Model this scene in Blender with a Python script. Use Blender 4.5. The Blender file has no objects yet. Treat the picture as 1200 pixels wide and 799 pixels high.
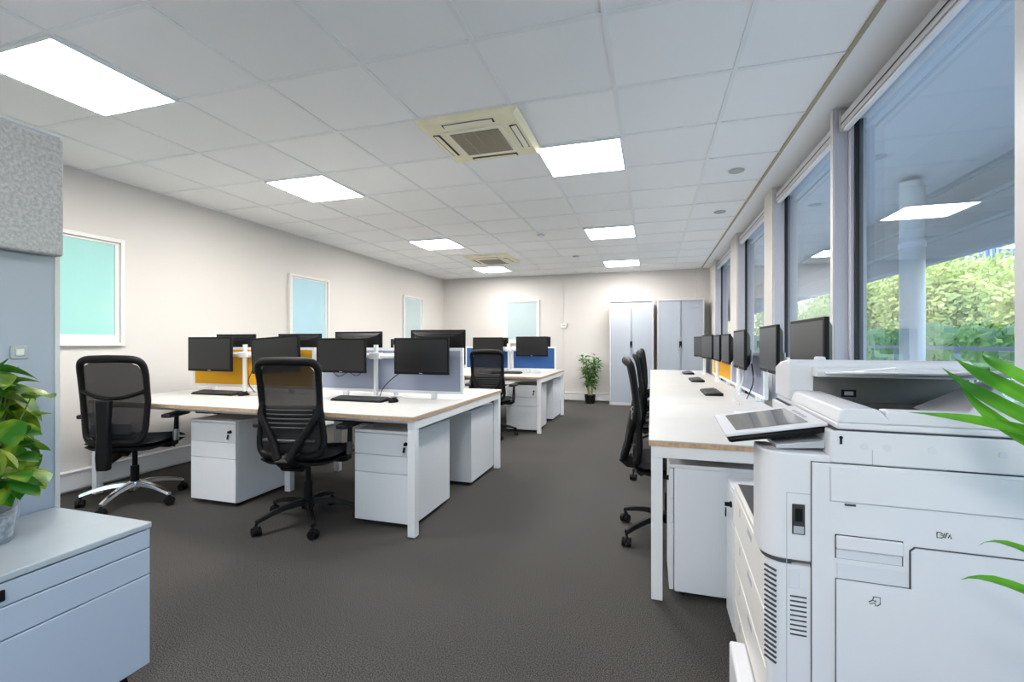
import bpy, math, random
from mathutils import Vector, Matrix, Euler
random.seed(7)
SC = bpy.context.scene
COL = SC.collection
R = math.radians
CH = 1.18          # eye height
CEIL = 2.566
XL, YB = -4.39, 9.31
XW, XG = 1.04, 1.14   # inner face of window wall, glass plane

# ------------------------------------------------------------------ materials
def mat(name, col, rough=0.5, metal=0.0, noise=0.0, scale=40, bump=0.0, coat=0.0, spec=0.5, bscale=None):
    m = bpy.data.materials.new(name); m.use_nodes = True
    nt = m.node_tree; b = nt.nodes['Principled BSDF']
    b.inputs['Base Color'].default_value = (*col, 1)
    b.inputs['Roughness'].default_value = rough
    b.inputs['Metallic'].default_value = metal
    b.inputs['Coat Weight'].default_value = coat
    b.inputs['Specular IOR Level'].default_value = spec
    tc = nt.nodes.new('ShaderNodeTexCoord')
    n = nt.nodes.new('ShaderNodeTexNoise'); n.inputs['Scale'].default_value = scale
    n.inputs['Detail'].default_value = 4
    nt.links.new(tc.outputs['Object'], n.inputs['Vector'])
    if noise > 0:
        r = nt.nodes.new('ShaderNodeValToRGB')
        r.color_ramp.elements[0].position = 0.3; r.color_ramp.elements[1].position = 0.7
        r.color_ramp.elements[0].color = (*[c*(1-noise) for c in col], 1)
        r.color_ramp.elements[1].color = (*[min(1, c*(1+noise)) for c in col], 1)
        nt.links.new(n.outputs['Fac'], r.inputs['Fac'])
        nt.links.new(r.outputs['Color'], b.inputs['Base Color'])
    else:
        mr = nt.nodes.new('ShaderNodeMapRange')
        dr = .04 if rough > .3 else .006
        mr.inputs['To Min'].default_value = max(0, rough-dr); mr.inputs['To Max'].default_value = min(1, rough+dr)
        nt.links.new(n.outputs['Fac'], mr.inputs['Value']); nt.links.new(mr.outputs['Result'], b.inputs['Roughness'])
    if bump > 0:
        n2 = nt.nodes.new('ShaderNodeTexNoise'); n2.inputs['Scale'].default_value = bscale or scale
        nt.links.new(tc.outputs['Object'], n2.inputs['Vector'])
        bp = nt.nodes.new('ShaderNodeBump'); bp.inputs['Strength'].default_value = bump; bp.inputs['Distance'].default_value = .004
        nt.links.new(n2.outputs['Fac'], bp.inputs['Height']); nt.links.new(bp.outputs['Normal'], b.inputs['Normal'])
    return m

def emis(name, col, s):
    m = bpy.data.materials.new(name); m.use_nodes = True
    nt = m.node_tree; b = nt.nodes['Principled BSDF']
    b.inputs['Base Color'].default_value = (.9, .9, .9, 1)
    b.inputs['Emission Color'].default_value = (*col, 1); b.inputs['Emission Strength'].default_value = s
    return m

def glass_mat(name, tint, r0=0.05, gain=1.0, rough=0.0):
    m = bpy.data.materials.new(name); m.use_nodes = True
    nt = m.node_tree; nt.nodes.remove(nt.nodes['Principled BSDF'])
    out = nt.nodes['Material Output']
    lw = nt.nodes.new('ShaderNodeLayerWeight'); lw.inputs['Blend'].default_value = .5
    p = nt.nodes.new('ShaderNodeMath'); p.operation = 'POWER'; p.inputs[1].default_value = 5
    nt.links.new(lw.outputs['Facing'], p.inputs[0])
    ma = nt.nodes.new('ShaderNodeMath'); ma.operation = 'MULTIPLY_ADD'; ma.use_clamp = True
    ma.inputs[1].default_value = (1-r0)*gain; ma.inputs[2].default_value = r0
    nt.links.new(p.outputs[0], ma.inputs[0])
    t = nt.nodes.new('ShaderNodeBsdfTransparent'); t.inputs['Color'].default_value = (*tint, 1)
    g = nt.nodes.new('ShaderNodeBsdfGlossy'); g.inputs['Roughness'].default_value = rough
    g.inputs['Color'].default_value = (.95, .97, 1, 1)
    mx = nt.nodes.new('ShaderNodeMixShader')
    nt.links.new(ma.outputs[0], mx.inputs['Fac']); nt.links.new(t.outputs[0], mx.inputs[1]); nt.links.new(g.outputs[0], mx.inputs[2])
    nt.links.new(mx.outputs[0], out.inputs['Surface'])
    return m

def mesh_mat(name, col, alpha):
    """woven chair net: dark threads, open between"""
    m = bpy.data.materials.new(name); m.use_nodes = True
    nt = m.node_tree; b = nt.nodes['Principled BSDF']; out = nt.nodes['Material Output']
    b.inputs['Base Color'].default_value = (*col, 1); b.inputs['Roughness'].default_value = .7
    t = nt.nodes.new('ShaderNodeBsdfTransparent')
    tc = nt.nodes.new('ShaderNodeTexCoord'); w = nt.nodes.new('ShaderNodeTexNoise'); w.inputs['Scale'].default_value = 300
    nt.links.new(tc.outputs['Object'], w.inputs['Vector'])
    mr = nt.nodes.new('ShaderNodeMapRange'); mr.inputs['To Min'].default_value = alpha-.1; mr.inputs['To Max'].default_value = alpha+.1
    nt.links.new(w.outputs['Fac'], mr.inputs['Value'])
    mx = nt.nodes.new('ShaderNodeMixShader')
    nt.links.new(mr.outputs['Result'], mx.inputs['Fac']); nt.links.new(t.outputs[0], mx.inputs[1]); nt.links.new(b.outputs[0], mx.inputs[2])
    nt.links.new(mx.outputs[0], out.inputs['Surface'])
    return m

def leaf_mat(name, c1, c2, scale, rough=.35):
    m = mat(name, c1, rough)
    nt = m.node_tree; b = nt.nodes['Principled BSDF']
    tc = nt.nodes.new('ShaderNodeTexCoord'); n = nt.nodes.new('ShaderNodeTexNoise'); n.inputs['Scale'].default_value = scale
    n.inputs['Detail'].default_value = 3; n.inputs['Distortion'].default_value = .6
    nt.links.new(tc.outputs['Object'], n.inputs['Vector'])
    r = nt.nodes.new('ShaderNodeValToRGB')
    r.color_ramp.elements[0].position = .42; r.color_ramp.elements[1].position = .66
    r.color_ramp.elements[0].color = (*c1, 1); r.color_ramp.elements[1].color = (*c2, 1)
    nt.links.new(n.outputs['Fac'], r.inputs['Fac']); nt.links.new(r.outputs['Color'], b.inputs['Base Color'])
    tr = nt.nodes.new('ShaderNodeBsdfTranslucent'); nt.links.new(r.outputs['Color'], tr.inputs['Color'])
    mx = nt.nodes.new('ShaderNodeMixShader'); mx.inputs['Fac'].default_value = .3
    out = nt.nodes['Material Output']
    nt.links.new(b.outputs[0], mx.inputs[1]); nt.links.new(tr.outputs[0], mx.inputs[2]); nt.links.new(mx.outputs[0], out.inputs['Surface'])
    return m

M = dict(
    wall=mat('wall_paint', (.62, .595, .575), .8, bump=.05, scale=200),
    wallr=mat('wall_paint_cool', (.66, .64, .61), .8),
    margin=mat('plasterboard', (.90, .92, .94), .8),
    trunk=mat('trunking_white', (.82, .82, .83), .45),
    bar=mat('ceiling_bar', (.86, .87, .875), .5),
    alu=mat('grey_aluminium', (.52, .52, .59), .45, metal=.1),
    alul=mat('pale_aluminium', (.62, .61, .62), .4, metal=.1),
    rubber=mat('black_gasket', (.01, .011, .015), .5),
    white=mat('white_steel', (.80, .81, .83), .38),
    whitetop=mat('white_laminate', (.56, .55, .535), .42, noise=.03, scale=6),
    ped=mat('white_pedestal', (.74, .76, .80), .4),
    ply=mat('ply_edge', (.55, .36, .22), .55, noise=.2, scale=60),
    black=mat('black_plastic', (.005, .005, .0055), .5, spec=.2),
    blackm=mat('black_matt', (.010, .010, .012), .8, noise=.3, scale=150),
    darkgrey=mat('dark_grey_plastic', (.05, .05, .055), .45),
    screen=mat('screen_glass', (.010, .010, .011), .28),
    chrome=mat('chrome', (.72, .72, .72), .14, metal=1),
    steel=mat('brushed_steel', (.45, .45, .46), .35, metal=1),
    fabric=mat('black_fabric', (.012, .013, .018), .95, noise=.35, scale=220, bump=.3),
    net=mesh_mat('chair_net', (.007, .007, .0075), .74),
    netd=mesh_mat('chair_net_dense', (.008, .008, .009), .98),
    yellow=mat('yellow_fabric', (.78, .39, .012), .9, noise=.12, scale=300, bump=.2),
    greyf=mat('grey_blue_fabric', (.30, .33, .43), .9, noise=.1, scale=300, bump=.2),
    bluef=mat('blue_fabric', (.03, .10, .30), .9, noise=.15, scale=300, bump=.2),
    feltg=mat('grey_felt', (.47, .475, .50), .95, noise=.22, scale=90, bump=.4, bscale=250),
    greyblue=mat('grey_blue_lacquer', (.37, .415, .50), .42),
    greyunit=mat('grey_steel', (.40, .46, .56), .35),
    greytop=mat('grey_steel_top', (.38, .425, .47), .34, noise=.05, scale=8),
    cupb=mat('cupboard_grey', (.42, .455, .52), .45),
    mfp=mat('printer_white', (.72, .725, .765), .42),
    mfpw=mat('printer_cream', (.78, .76, .73), .45),
    mfpg=mat('printer_grey', (.42, .44, .48), .4),
    mfpg2=mat('printer_cap_recess_shade', (.66, .68, .73), .45),  # body white darkened to stand for shade in the recesses; also screw caps
    traygrey=mat('tray_grey', (.15, .145, .14), .5),
    mfpd=mat('printer_dark', (.035, .035, .038), .42),
    groove=mat('shadow_gap', (.05, .05, .06), .7),
    lcd=mat('panel_lcd', (.16, .17, .17), .16, coat=.4),
    paper=mat('white_paper', (.86, .86, .84), .8),
    beige=mat('aged_plastic', (.92, .86, .62), .5, noise=.05, scale=8),
    beige2=mat('aged_plastic_pale', (.93, .89, .72), .5),
    grille=mat('beige_grille', (.42, .37, .27), .7),
    slot=mat('dark_slot', (.06, .045, .02), .8),
    led=emis('led_diffuser', (1.0, .968, .925), 46.0),
    framew=mat('white_frame', (.70, .70, .685), .45),
    aqua=mat('aqua_glass', (.33, .62, .60), .18, noise=.05, scale=1.5, coat=.3),
    aquab=mat('pale_blue_glass', (.40, .62, .72), .18, noise=.06, scale=1.2, coat=.3),
    aquaw=mat('white_blue_glass', (.42, .52, .54), .2, noise=.04, scale=1.2, coat=.3),
    glass=glass_mat('window_glass', (.80, .87, .92), .09, 1.25),
    potglass=glass_mat('pot_glass', (.86, .90, .93), .10, 1.0, .05),
    soil=mat('soil', (.05, .035, .025), .9, noise=.4, scale=120, bump=.6),
    pebble=mat('pebbles', (.45, .44, .43), .6, noise=.5, scale=70, bump=.8),
    pothos=leaf_mat('pothos_leaf', (.035, .17, .015), (.42, .52, .04), 9),
    palm=leaf_mat('palm_leaf', (.035, .20, .012), (.14, .44, .03), 5),
    bamboo=leaf_mat('bamboo_leaf', (.03, .17, .02), (.10, .30, .05), 12),
    stem=mat('green_stem', (.16, .26, .06), .6),
    cane=mat('cane_stem', (.35, .36, .14), .6),
    pot=mat('black_pot', (.012, .012, .013), .4),
    hedge=leaf_mat('hedge_leaf', (.05, .13, .02), (.16, .28, .06), 2, .6),
    shrub=leaf_mat('shrub_leaf', (.40, .46, .10), (.80, .76, .30), 1.2, .6),
    bark=mat('bark', (.10, .08, .06), .9, noise=.3),
    canopy=mat('grey_louvre', (.22, .245, .28), .6),
    soffit=mat('canopy_soffit', (.36, .405, .46), .7),
    extcol=mat('painted_column', (.42, .45, .48), .6),
    paving=mat('paving', (.60, .59, .55), .9, noise=.15, scale=3),
    bldg=mat('pale_facade', (.50, .52, .58), .7),
    bldgw=mat('blue_glazing', (.06, .10, .26), .2),
)
# carpet: fine two-tone loop pile
def carpet():
    m = mat('carpet', (.06, .06, .06), .95, spec=.15)
    nt = m.node_tree; b = nt.nodes['Principled BSDF']
    tc = nt.nodes.new('ShaderNodeTexCoord')
    n1 = nt.nodes.new('ShaderNodeTexNoise'); n1.inputs['Scale'].default_value = 230; n1.inputs['Detail'].default_value = 3
    n2 = nt.nodes.new('ShaderNodeTexNoise'); n2.inputs['Scale'].default_value = 1.3; n2.inputs['Detail'].default_value = 2
    nt.links.new(tc.outputs['Object'], n1.inputs['Vector']); nt.links.new(tc.outputs['Object'], n2.inputs['Vector'])
    r = nt.nodes.new('ShaderNodeValToRGB')
    e = r.color_ramp.elements
    e[0].position = .38; e[0].color = (.026, .025, .024, 1)
    e[1].position = .64; e[1].color = (.128, .121, .114, 1)
    nt.links.new(n1.outputs['Fac'], r.inputs['Fac'])
    mx = nt.nodes.new('ShaderNodeMix'); mx.data_type = 'RGBA'; mx.blend_type = 'MULTIPLY'; mx.inputs[0].default_value = .2
    nt.links.new(r.outputs['Color'], mx.inputs[6]); nt.links.new(n2.outputs['Fac'], mx.inputs[7])
    nt.links.new(mx.outputs[2], b.inputs['Base Color'])
    bp = nt.nodes.new('ShaderNodeBump'); bp.inputs['Strength'].default_value = .3; bp.inputs['Distance'].default_value = .003
    nt.links.new(n1.outputs['Fac'], bp.inputs['Height']); nt.links.new(bp.outputs['Normal'], b.inputs['Normal'])
    return m
M['carpet'] = carpet()
# ceiling tiles: each tile a slightly different white, fine fissures
def tilemat():
    m = mat('ceiling_tile', (.75, .75, .75), .9)
    nt = m.node_tree; b = nt.nodes['Principled BSDF']
    tc = nt.nodes.new('ShaderNodeTexCoord')
    mp = nt.nodes.new('ShaderNodeMapping'); mp.inputs['Location'].default_value = (.19, -1.98, 0)
    nt.links.new(tc.outputs['Object'], mp.inputs['Vector'])
    dv = nt.nodes.new('ShaderNodeVectorMath'); dv.operation = 'DIVIDE'; dv.inputs[1].default_value = (.6, .6, 5)
    nt.links.new(mp.outputs[0], dv.inputs[0])
    fl = nt.nodes.new('ShaderNodeVectorMath'); fl.operation = 'FLOOR'; nt.links.new(dv.outputs[0], fl.inputs[0])
    wn = nt.nodes.new('ShaderNodeTexWhiteNoise'); nt.links.new(fl.outputs[0], wn.inputs['Vector'])
    r = nt.nodes.new('ShaderNodeValToRGB')
    r.color_ramp.elements[0].color = (.90, .905, .91, 1); r.color_ramp.elements[1].color = (.95, .95, .945, 1)
    nt.links.new(wn.outputs['Value'], r.inputs['Fac']); nt.links.new(r.outputs['Color'], b.inputs['Base Color'])
    n = nt.nodes.new('ShaderNodeTexNoise'); n.inputs['Scale'].default_value = 120
    nt.links.new(tc.outputs['Object'], n.inputs['Vector'])
    bp = nt.nodes.new('ShaderNodeBump'); bp.inputs['Strength'].default_value = .15; bp.inputs['Distance'].default_value = .003
    nt.links.new(n.outputs['Fac'], bp.inputs['Height']); nt.links.new(bp.outputs['Normal'], b.inputs['Normal'])
    return m
M['tile'] = tilemat()

# ------------------------------------------------------------------ mesh builder
class MB:
    def __init__(s): s.v = []; s.f = []; s.m = []; s.T = Matrix.Identity(4)
    def _add(s, vs, fs, mi=0):
        b = len(s.v); s.v += [s.T @ Vector(p) for p in vs]
        for f in fs: s.f.append(tuple(b+i for i in f)); s.m.append(mi)
        return s
    def box(s, x0, x1, y0, y1, z0, z1, mi=0):
        vs = [(x, y, z) for z in (z0, z1) for y in (y0, y1) for x in (x0, x1)]
        return s._add(vs, [(0, 2, 3, 1), (4, 5, 7, 6), (0, 1, 5, 4), (2, 6, 7, 3), (0, 4, 6, 2), (1, 3, 7, 5)], mi)
    def obox(s, c, size, rot=(0, 0, 0), mi=0):
        old = s.T; s.T = old @ Matrix.Translation(c) @ Euler(rot).to_matrix().to_4x4()
        x, y, z = (k/2 for k in size); s.box(-x, x, -y, y, -z, z, mi); s.T = old; return s
    def prism(s, poly, a, b, axis='y', mi=0):
        """poly of 2-D points extruded along axis from a to b"""
        def P(p, t):
            return {'y': (p[0], t, p[1]), 'x': (t, p[0], p[1]), 'z': (p[0], p[1], t)}[axis]
        n = len(poly)
        area = sum(poly[i][0]*poly[(i+1) % n][1]-poly[(i+1) % n][0]*poly[i][1] for i in range(n))
        flip = (area < 0) ^ (axis == 'y')
        vs = [P(p, a) for p in poly]+[P(p, b) for p in poly]
        fs = [tuple(reversed(range(n))), tuple(range(n, 2*n))]+[(i, (i+1) % n, n+(i+1) % n, n+i) for i in range(n)]
        if flip: fs = [tuple(reversed(f)) for f in fs]
        return s._add(vs, fs, mi)
    def tube(s, pts, r, n=10, mi=0, closed=False, sx=1.0, up=(0, 0, 1)):
        """swept (elliptical) tube; r number or list; sx widens across"""
        pts = [Vector(p) for p in pts]; k = len(pts); vs = []; fs = []
        rr = r if isinstance(r, (list, tuple)) else [r]*k
        for i, p in enumerate(pts):
            if closed: t = pts[(i+1) % k]-pts[i-1]
            else: t = pts[min(i+1, k-1)]-pts[max(i-1, 0)]
            if t.length < 1e-9: t = Vector((0, 0, 1))
            t.normalize(); u = Vector(up)
            if abs(t.dot(u)) > .97: u = Vector((0, 1, 0)) if abs(t.y) < .9 else Vector((1, 0, 0))
            a = t.cross(u).normalized(); c = a.cross(t).normalized()
            for j in range(n):
                w = 2*math.pi*j/n; vs.append(p+a*(math.cos(w)*rr[i]*sx)+c*(math.sin(w)*rr[i]))
        m = k if closed else k-1
        for i in range(m):
            for j in range(n):
                i2 = (i+1) % k; fs.append((i*n+j, i*n+(j+1) % n, i2*n+(j+1) % n, i2*n+j))
        if not closed: fs += [tuple(reversed(range(n))), tuple(range((k-1)*n, k*n))]
        return s._add(vs, fs, mi)
    def cyl(s, p0, p1, r, n=16, mi=0, r1=None): return s.tube([p0, p1], [r, r if r1 is None else r1], n, mi)
    def lathe(s, prof, n=24, mi=0, c=(0, 0)):
        vs = []; k = len(prof)
        for r, z in prof:
            for j in range(n):
                w = 2*math.pi*j/n; vs.append((c[0]+r*math.cos(w), c[1]+r*math.sin(w), z))
        fs = [(i*n+j, i*n+(j+1) % n, (i+1)*n+(j+1) % n, (i+1)*n+j) for i in range(k-1) for j in range(n)]
        if prof[0][0] > 1e-6: fs.append(tuple(reversed(range(n))))
        if prof[-1][0] > 1e-6: fs.append(tuple(range((k-1)*n, k*n)))
        return s._add(vs, fs, mi)
    def grid(s, fn, nu, nv, mi=0):
        vs = [fn(i/nu, j/nv) for j in range(nv+1) for i in range(nu+1)]
        fs = [(j*(nu+1)+i, j*(nu+1)+i+1, (j+1)*(nu+1)+i+1, (j+1)*(nu+1)+i) for j in range(nv) for i in range(nu)]
        return s._add(vs, fs, mi)
    def build(s, name, mats, parent=None, bevel=0, seg=2, smooth=True, loc=None, ang=35, solid=0):
        me = bpy.data.meshes.new(name); me.from_pydata([tuple(v) for v in s.v], [], s.f)
        for mt in (mats if isinstance(mats, (list, tuple)) else [mats]): me.materials.append(M[mt] if isinstance(mt, str) else mt)
        me.polygons.foreach_set('material_index', s.m)
        if smooth:
            me.polygons.foreach_set('use_smooth', [True]*len(me.polygons)); me.set_sharp_from_angle(angle=R(ang))
        me.update()
        o = bpy.data.objects.new(name, me); COL.objects.link(o)
        if parent: o.parent = parent
        if loc: o.location = loc
        if solid:
            md = o.modifiers.new('thickness', 'SOLIDIFY'); md.thickness = solid; md.offset = 0
        if bevel:
            md = o.modifiers.new('bevel', 'BEVEL'); md.width = bevel; md.segments = seg; md.limit_method = 'ANGLE'; md.angle_limit = R(40)
            md.harden_normals = False
        return o

def thing(name, label=None, cat=None, loc=(0, 0, 0), rz=0, group=None, kind=None):
    o = bpy.data.objects.new(name, None); COL.objects.link(o); o.empty_display_size = .1
    o.location = loc; o.rotation_euler = (0, 0, R(rz))
    tag(o, label, cat, group, kind); return o
def tag(o, label=None, cat=None, group=None, kind=None):
    if label: o['label'] = label
    if cat: o['category'] = cat
    if group: o['group'] = group
    if kind: o['kind'] = kind
    return o
def dup(o, loc, rz=None, label=None, group=None, rot=None):
    def rec(a, par):
        c = a.copy(); COL.objects.link(c); c.parent = par
        for k in KIDS(a): rec(k, c)
        return c
    c = rec(o, None); c.location = loc
    if rz is not None: c.rotation_euler = (0, 0, R(rz))
    if rot is not None: c.rotation_euler = rot
    if label: c['label'] = label
    if group: c['group'] = group
    return c
def KIDS(a): return [k for k in bpy.data.objects if k.parent == a]
def struct(o): o['kind'] = 'structure'; return o
class Placer:
    """the first call moves the prototype, later ones copy it"""
    def __init__(s, proto): s.p = proto; s.used = False
    def __call__(s, loc, rz=0, label=None, group=None, rot=None):
        if s.used: return dup(s.p, loc, rz, label, group, rot)
        s.used = True; o = s.p; o.location = loc; o.rotation_euler = rot if rot is not None else (0, 0, R(rz))
        if label: o['label'] = label
        if group: o['group'] = group
        return o

# ------------------------------------------------------------------ room shell
YF = -5.6
struct(MB().box(XL-.15, XW+.2, YF-.15, YB+.15, -.15, 0).build('floor', 'carpet', smooth=False))
c = MB()
c.box(XL-.1, .905, YF-.1, YB+.1, CEIL+.006, CEIL+.1, 0)              # tile field
xs = []; x = -.19
while x > XL: xs.append(x); x -= .6
xs = [.41]+xs
ys = []; y = 1.98-.6*8
while y < YB: ys.append(y); y += .6
bw = .012
for x in xs: c.box(x-bw, x+bw, YF, YB, CEIL, CEIL+.02, 1)
for y in ys: c.box(XL, .90, y-bw, y+bw, CEIL+.0005, CEIL+.02, 1)
c.box(.893, .913, YF, YB, CEIL-.004, CEIL+.05, 3)                       # edge angle
c.box(.905, XW+.14, YF, YB, CEIL+.001, CEIL+.1, 2)                      # plain margin along the windows
c.box(XL, XL+.02, YF, YB, CEIL, CEIL+.02, 1); c.box(XL, .9, YB-.02, YB, CEIL, CEIL+.02, 1)
struct(c.build('ceiling', ['tile', 'bar', 'margin', 'grille'], smooth=False))
struct(MB().box(XL-.15, XL, YF-.15, YB+.15, 0, CEIL+.1).build('wall_left', 'wall', smooth=False))
w = MB(); w.box(XL, XW+.2, YB, YB+.15, 0, CEIL+.1); w.box(-1.72, -1.705, YB-.012, YB+.02, .16, CEIL); w.box(.80, 1.04, YB-.06, YB+.02, 0, CEIL)
struct(w.build('wall_back', 'wall', smooth=False))
w = MB(); w.box(XL, XW+.2, YF-.15, YF, 0, .85); w.box(XL, XW+.2, YF-.15, YF, 2.35, CEIL+.1)
FILL_WINS = [(-4.0, -2.5), (-2.3, -.8), (-.6, .9)]  # window openings added behind the camera to let in cool fill daylight
for a, b in [(XL, -4.0), (-2.5, -2.3), (-.8, -.6), (.9, XW+.2)]: w.box(a, b, YF-.15, YF, .85, 2.35)
struct(w.build('wall_front', 'wall', smooth=False))
for i, (a, b) in enumerate(FILL_WINS):
    t = thing('window_%d' % (i+12), kind='structure'); m = MB()  # unseen added window, there for the fill daylight
    m.box(a, a+.05, YF-.10, YF-.04, .85, 2.35); m.box(b-.05, b, YF-.10, YF-.04, .85, 2.35); m.box(a+.05, b-.05, YF-.10, YF-.04, .85, .90); m.box(a+.05, b-.05, YF-.10, YF-.04, 2.30, 2.35)
    m.build('frame', 'alu', t, bevel=.002); MB().box(a+.05, b-.05, YF-.08, YF-.06, .90, 2.30).build('pane', 'glass', t, smooth=False)
SILL = .46
PIL = [(4.63, 4.94), (6.42, 6.91), (8.50, YB)]
w = MB(); w.box(XW, XW+.2, YF, YB, 0, SILL)
for a, b in PIL: w.box(XW, XW+.2, a, b, SILL, CEIL+.05)
w.box(XG-.02, XW+.2, YF, YB, CEIL-.06, CEIL+.05)
struct(w.build('wall_right', 'wallr', smooth=False))
def trunking(name, pts):
    m = MB()
    if pts == 'L': m.box(XL, XL+.05, YF, YB, .02, .155); m.box(XL, XL+.062, YF, YB, .155, .17); m.box(XL, XL+.02, YF, YB, 0, .02)
    else: m.box(XL+.065, .79, YB-.05, YB, .02, .155); m.box(XL+.065, .79, YB-.062, YB, .155, .17); m.box(XL+.065, .79, YB-.02, YB, 0, .02)
    return struct(m.build(name, 'trunk', bevel=.004))
trunking('baseboard_left', 'L'); trunking('baseboard_back', 'B')

# window wall: four big panes in view plus those behind the camera
WINS = [(1.74, 3.17), (3.21, 4.63), (4.94, 6.42), (6.91, 8.50), (.27, 1.70), (-1.2, .23), (-2.7, -1.24), (-4.17, -2.74), (-5.58, -4.21)]
for i, (a, b) in enumerate(WINS):
    t = thing('window_%d' % (i+1 if i < 7 else i+13), kind='structure')
    m = MB(); fw = .035
    for x0, x1, mi in ((XG-.03, XG+.05, 0),):
        m.box(x0, x1, a, a+fw, SILL, CEIL-.06, mi); m.box(x0, x1, b-fw, b, SILL, CEIL-.06, mi)
        m.box(x0, x1, a+fw, b-fw, SILL, SILL+fw, mi); m.box(x0, x1, a+fw, b-fw, CEIL-.06-fw, CEIL-.06, mi)
    g = fw
    m.box(XG-.012, XG+.03, b-g-.012, b-g, SILL+g, CEIL-.06-g, 1); m.box(XG-.012, XG+.03, a+g, a+g+.006, SILL+g, CEIL-.06-g, 1)
    m.build('frame', ['alu', 'rubber'], t, bevel=.002)
    MB().box(XG, XG+.024, a+g+.006, b-g-.012, SILL+g, CEIL-.06-g).build('pane', 'glass', t, smooth=False)
m = MB(); m.box(XW-.03, XG-.03, YF, 4.63, SILL-.02, SILL+.006)
for a, b in ((4.94, 6.42), (6.91, 8.50)): m.box(XW-.03, XG-.03, a, b, SILL-.02, SILL+.006)
struct(m.build('trim_1', 'alul', bevel=.002))
for k, (a, b) in enumerate([(3.17, 3.21), (1.70, 1.74), (.23, .27), (-1.24, -1.2), (-2.74, -2.7), (-4.21, -4.17)]):   # aluminium mullions
    m = MB(); m.box(XW, XG+.06, a, b, SILL, CEIL-.001, 0); m.box(XW-.006, XW, a+.004, b+.004, SILL, CEIL-.001, 1)
    struct(m.build('trim_%d' % (k+2), ['alu', 'alul'], bevel=.002))
for k, (a, b) in enumerate(PIL):                                                # aluminium cheeks on the piers
    m = MB(); m.box(XW+.012, XG+.04, a-.022, a-.001, SILL, CEIL-.065)
    struct(m.build('trim_%d' % (k+8), 'alu', bevel=.002))
names = ['nearest, largest window', 'second window from the printer', 'third window from the printer', 'farthest window of the row']
for i, (a, b) in enumerate(WINS[:4]):
    t = thing('roller_blind', 'rolled up blind in a slim pale headrail above the '+names[i], 'blind', (XG-.045, (a+b)/2, CEIL-.062), 0, 'roller blinds above the windows')
    h = (b-a)/2-.02
    m = MB(); m.box(-.028, .012, -h, h, -.075, .0); m.build('headrail', 'alul', t, bevel=.004)
    m = MB(); m.box(-.022, .006, -h+.02, h-.02, -.092, -.078); m.build('bottom_bar', 'white', t, bevel=.002)
    m = MB(); m.box(-.031, -.029, -h, h, -.050, -.044); m.build('shadow_slot', 'rubber', t)
    for s in (-1, 1): MB().box(-.034, .012, s*h-.006, s*h+.006, -.09, .035).build('mount_bracket', 'alul', t, bevel=.002)

# inner frosted windows on left and back walls
def inner_window(name, along, a, b, z0, z1, m_pane):
    t = thing(name, kind='structure'); fr = .032
    def bx(m, u0, u1, d0, d1, za, zb):
        if along == 'y': m.box(XL+d0, XL+d1, u0, u1, za, zb)
        else: m.box(u0, u1, YB-d1, YB-d0, za, zb)
    m = MB()
    bx(m, a, a+fr, 0, .035, z0, z1); bx(m, b-fr, b, 0, .035, z0, z1)
    bx(m, a+fr, b-fr, 0, .035, z1-fr, z1); bx(m, a+fr, b-fr, 0, .035, z0, z0+fr*.8)
    m.build('frame', 'framew', t, bevel=.003)
    m = MB(); q = .035
    bx(m, a+fr, a+fr+q, 0, .016, z0+fr*.8, z1-fr); bx(m, b-fr-q, b-fr, 0, .016, z0+fr*.8, z1-fr)
    bx(m, a+fr+q, b-fr-q, 0, .016, z0+fr*.8, z0+fr+.06); bx(m, a+fr+q, b-fr-q, 0, .016, z1-fr-.02, z1-fr)
    m.build('sash', 'framew', t, bevel=.002)
    m = MB(); bx(m, a+fr+q, b-fr-q, 0, .008, z0+fr+.06, z1-fr-.02); m.build('pane', m_pane, t, smooth=False)
inner_window('window_8', 'y', 1.95, 2.85, 1.15, 2.06, 'aqua')
inner_window('window_9', 'y', 4.75, 5.50, 1.15, 2.055, 'aquab')
inner_window('window_10', 'y', 7.56, 8.30, 1.15, 2.055, 'aquaw')
inner_window('window_11', 'x', -2.97, -2.21, 1.15, 2.06, 'aquaw')

# ------------------------------------------------------------------ ceiling fittings
t = thing('ceiling_light', 'x', 'ceiling light')
m = MB(); a = .298; f = .014
m.box(-a, a, -a, -a+f, -.012, .006); m.box(-a, a, a-f, a, -.012, .006); m.box(-a, -a+f, -a+f, a-f, -.012, .006); m.box(a-f, a, -a+f, a-f, -.012, .006)
m.build('light_frame', 'white', t, bevel=.002)
MB().box(-a+f, a-f, -a+f, a-f, -.008, .002).build('diffuser', 'led', t, smooth=False)
P = Placer(t); G = 'square ceiling light panels'
for x, y, l in [(-2.89, 1.68, 'large lit square ceiling panel above the grey corner, nearest on the left'),
                (-2.89, 3.48, 'lit ceiling panel over the front bench, left of the front air conditioner'),
                (-.49, 3.48, 'lit ceiling panel just right of the front air conditioner above the aisle'),
                (-2.89, 5.93, 'lit ceiling panel to the left of the rear air conditioner'),
                (-.49, 5.93, 'lit ceiling panel above the aisle, second on the right side'),
                (-2.89, 8.28, 'lit ceiling panel just behind the rear air conditioner'),
                (-.49, 8.28, 'lit ceiling panel in front of the tall grey cupboards at the back'),
                (-.49, -.72, 'added fill light panel out of view behind the printer side'),  # this and the next three panels are added as fill light
                (-2.89, -1.32, 'added fill light panel out of view behind the grey corner'),
                (-.49, -3.12, 'added fill light panel out of view, farther behind the printer side'),
                (-2.89, -3.72, 'added fill light panel out of view, farther behind the grey corner')]:
    P((x, y, CEIL), 0, l, G)

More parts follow.
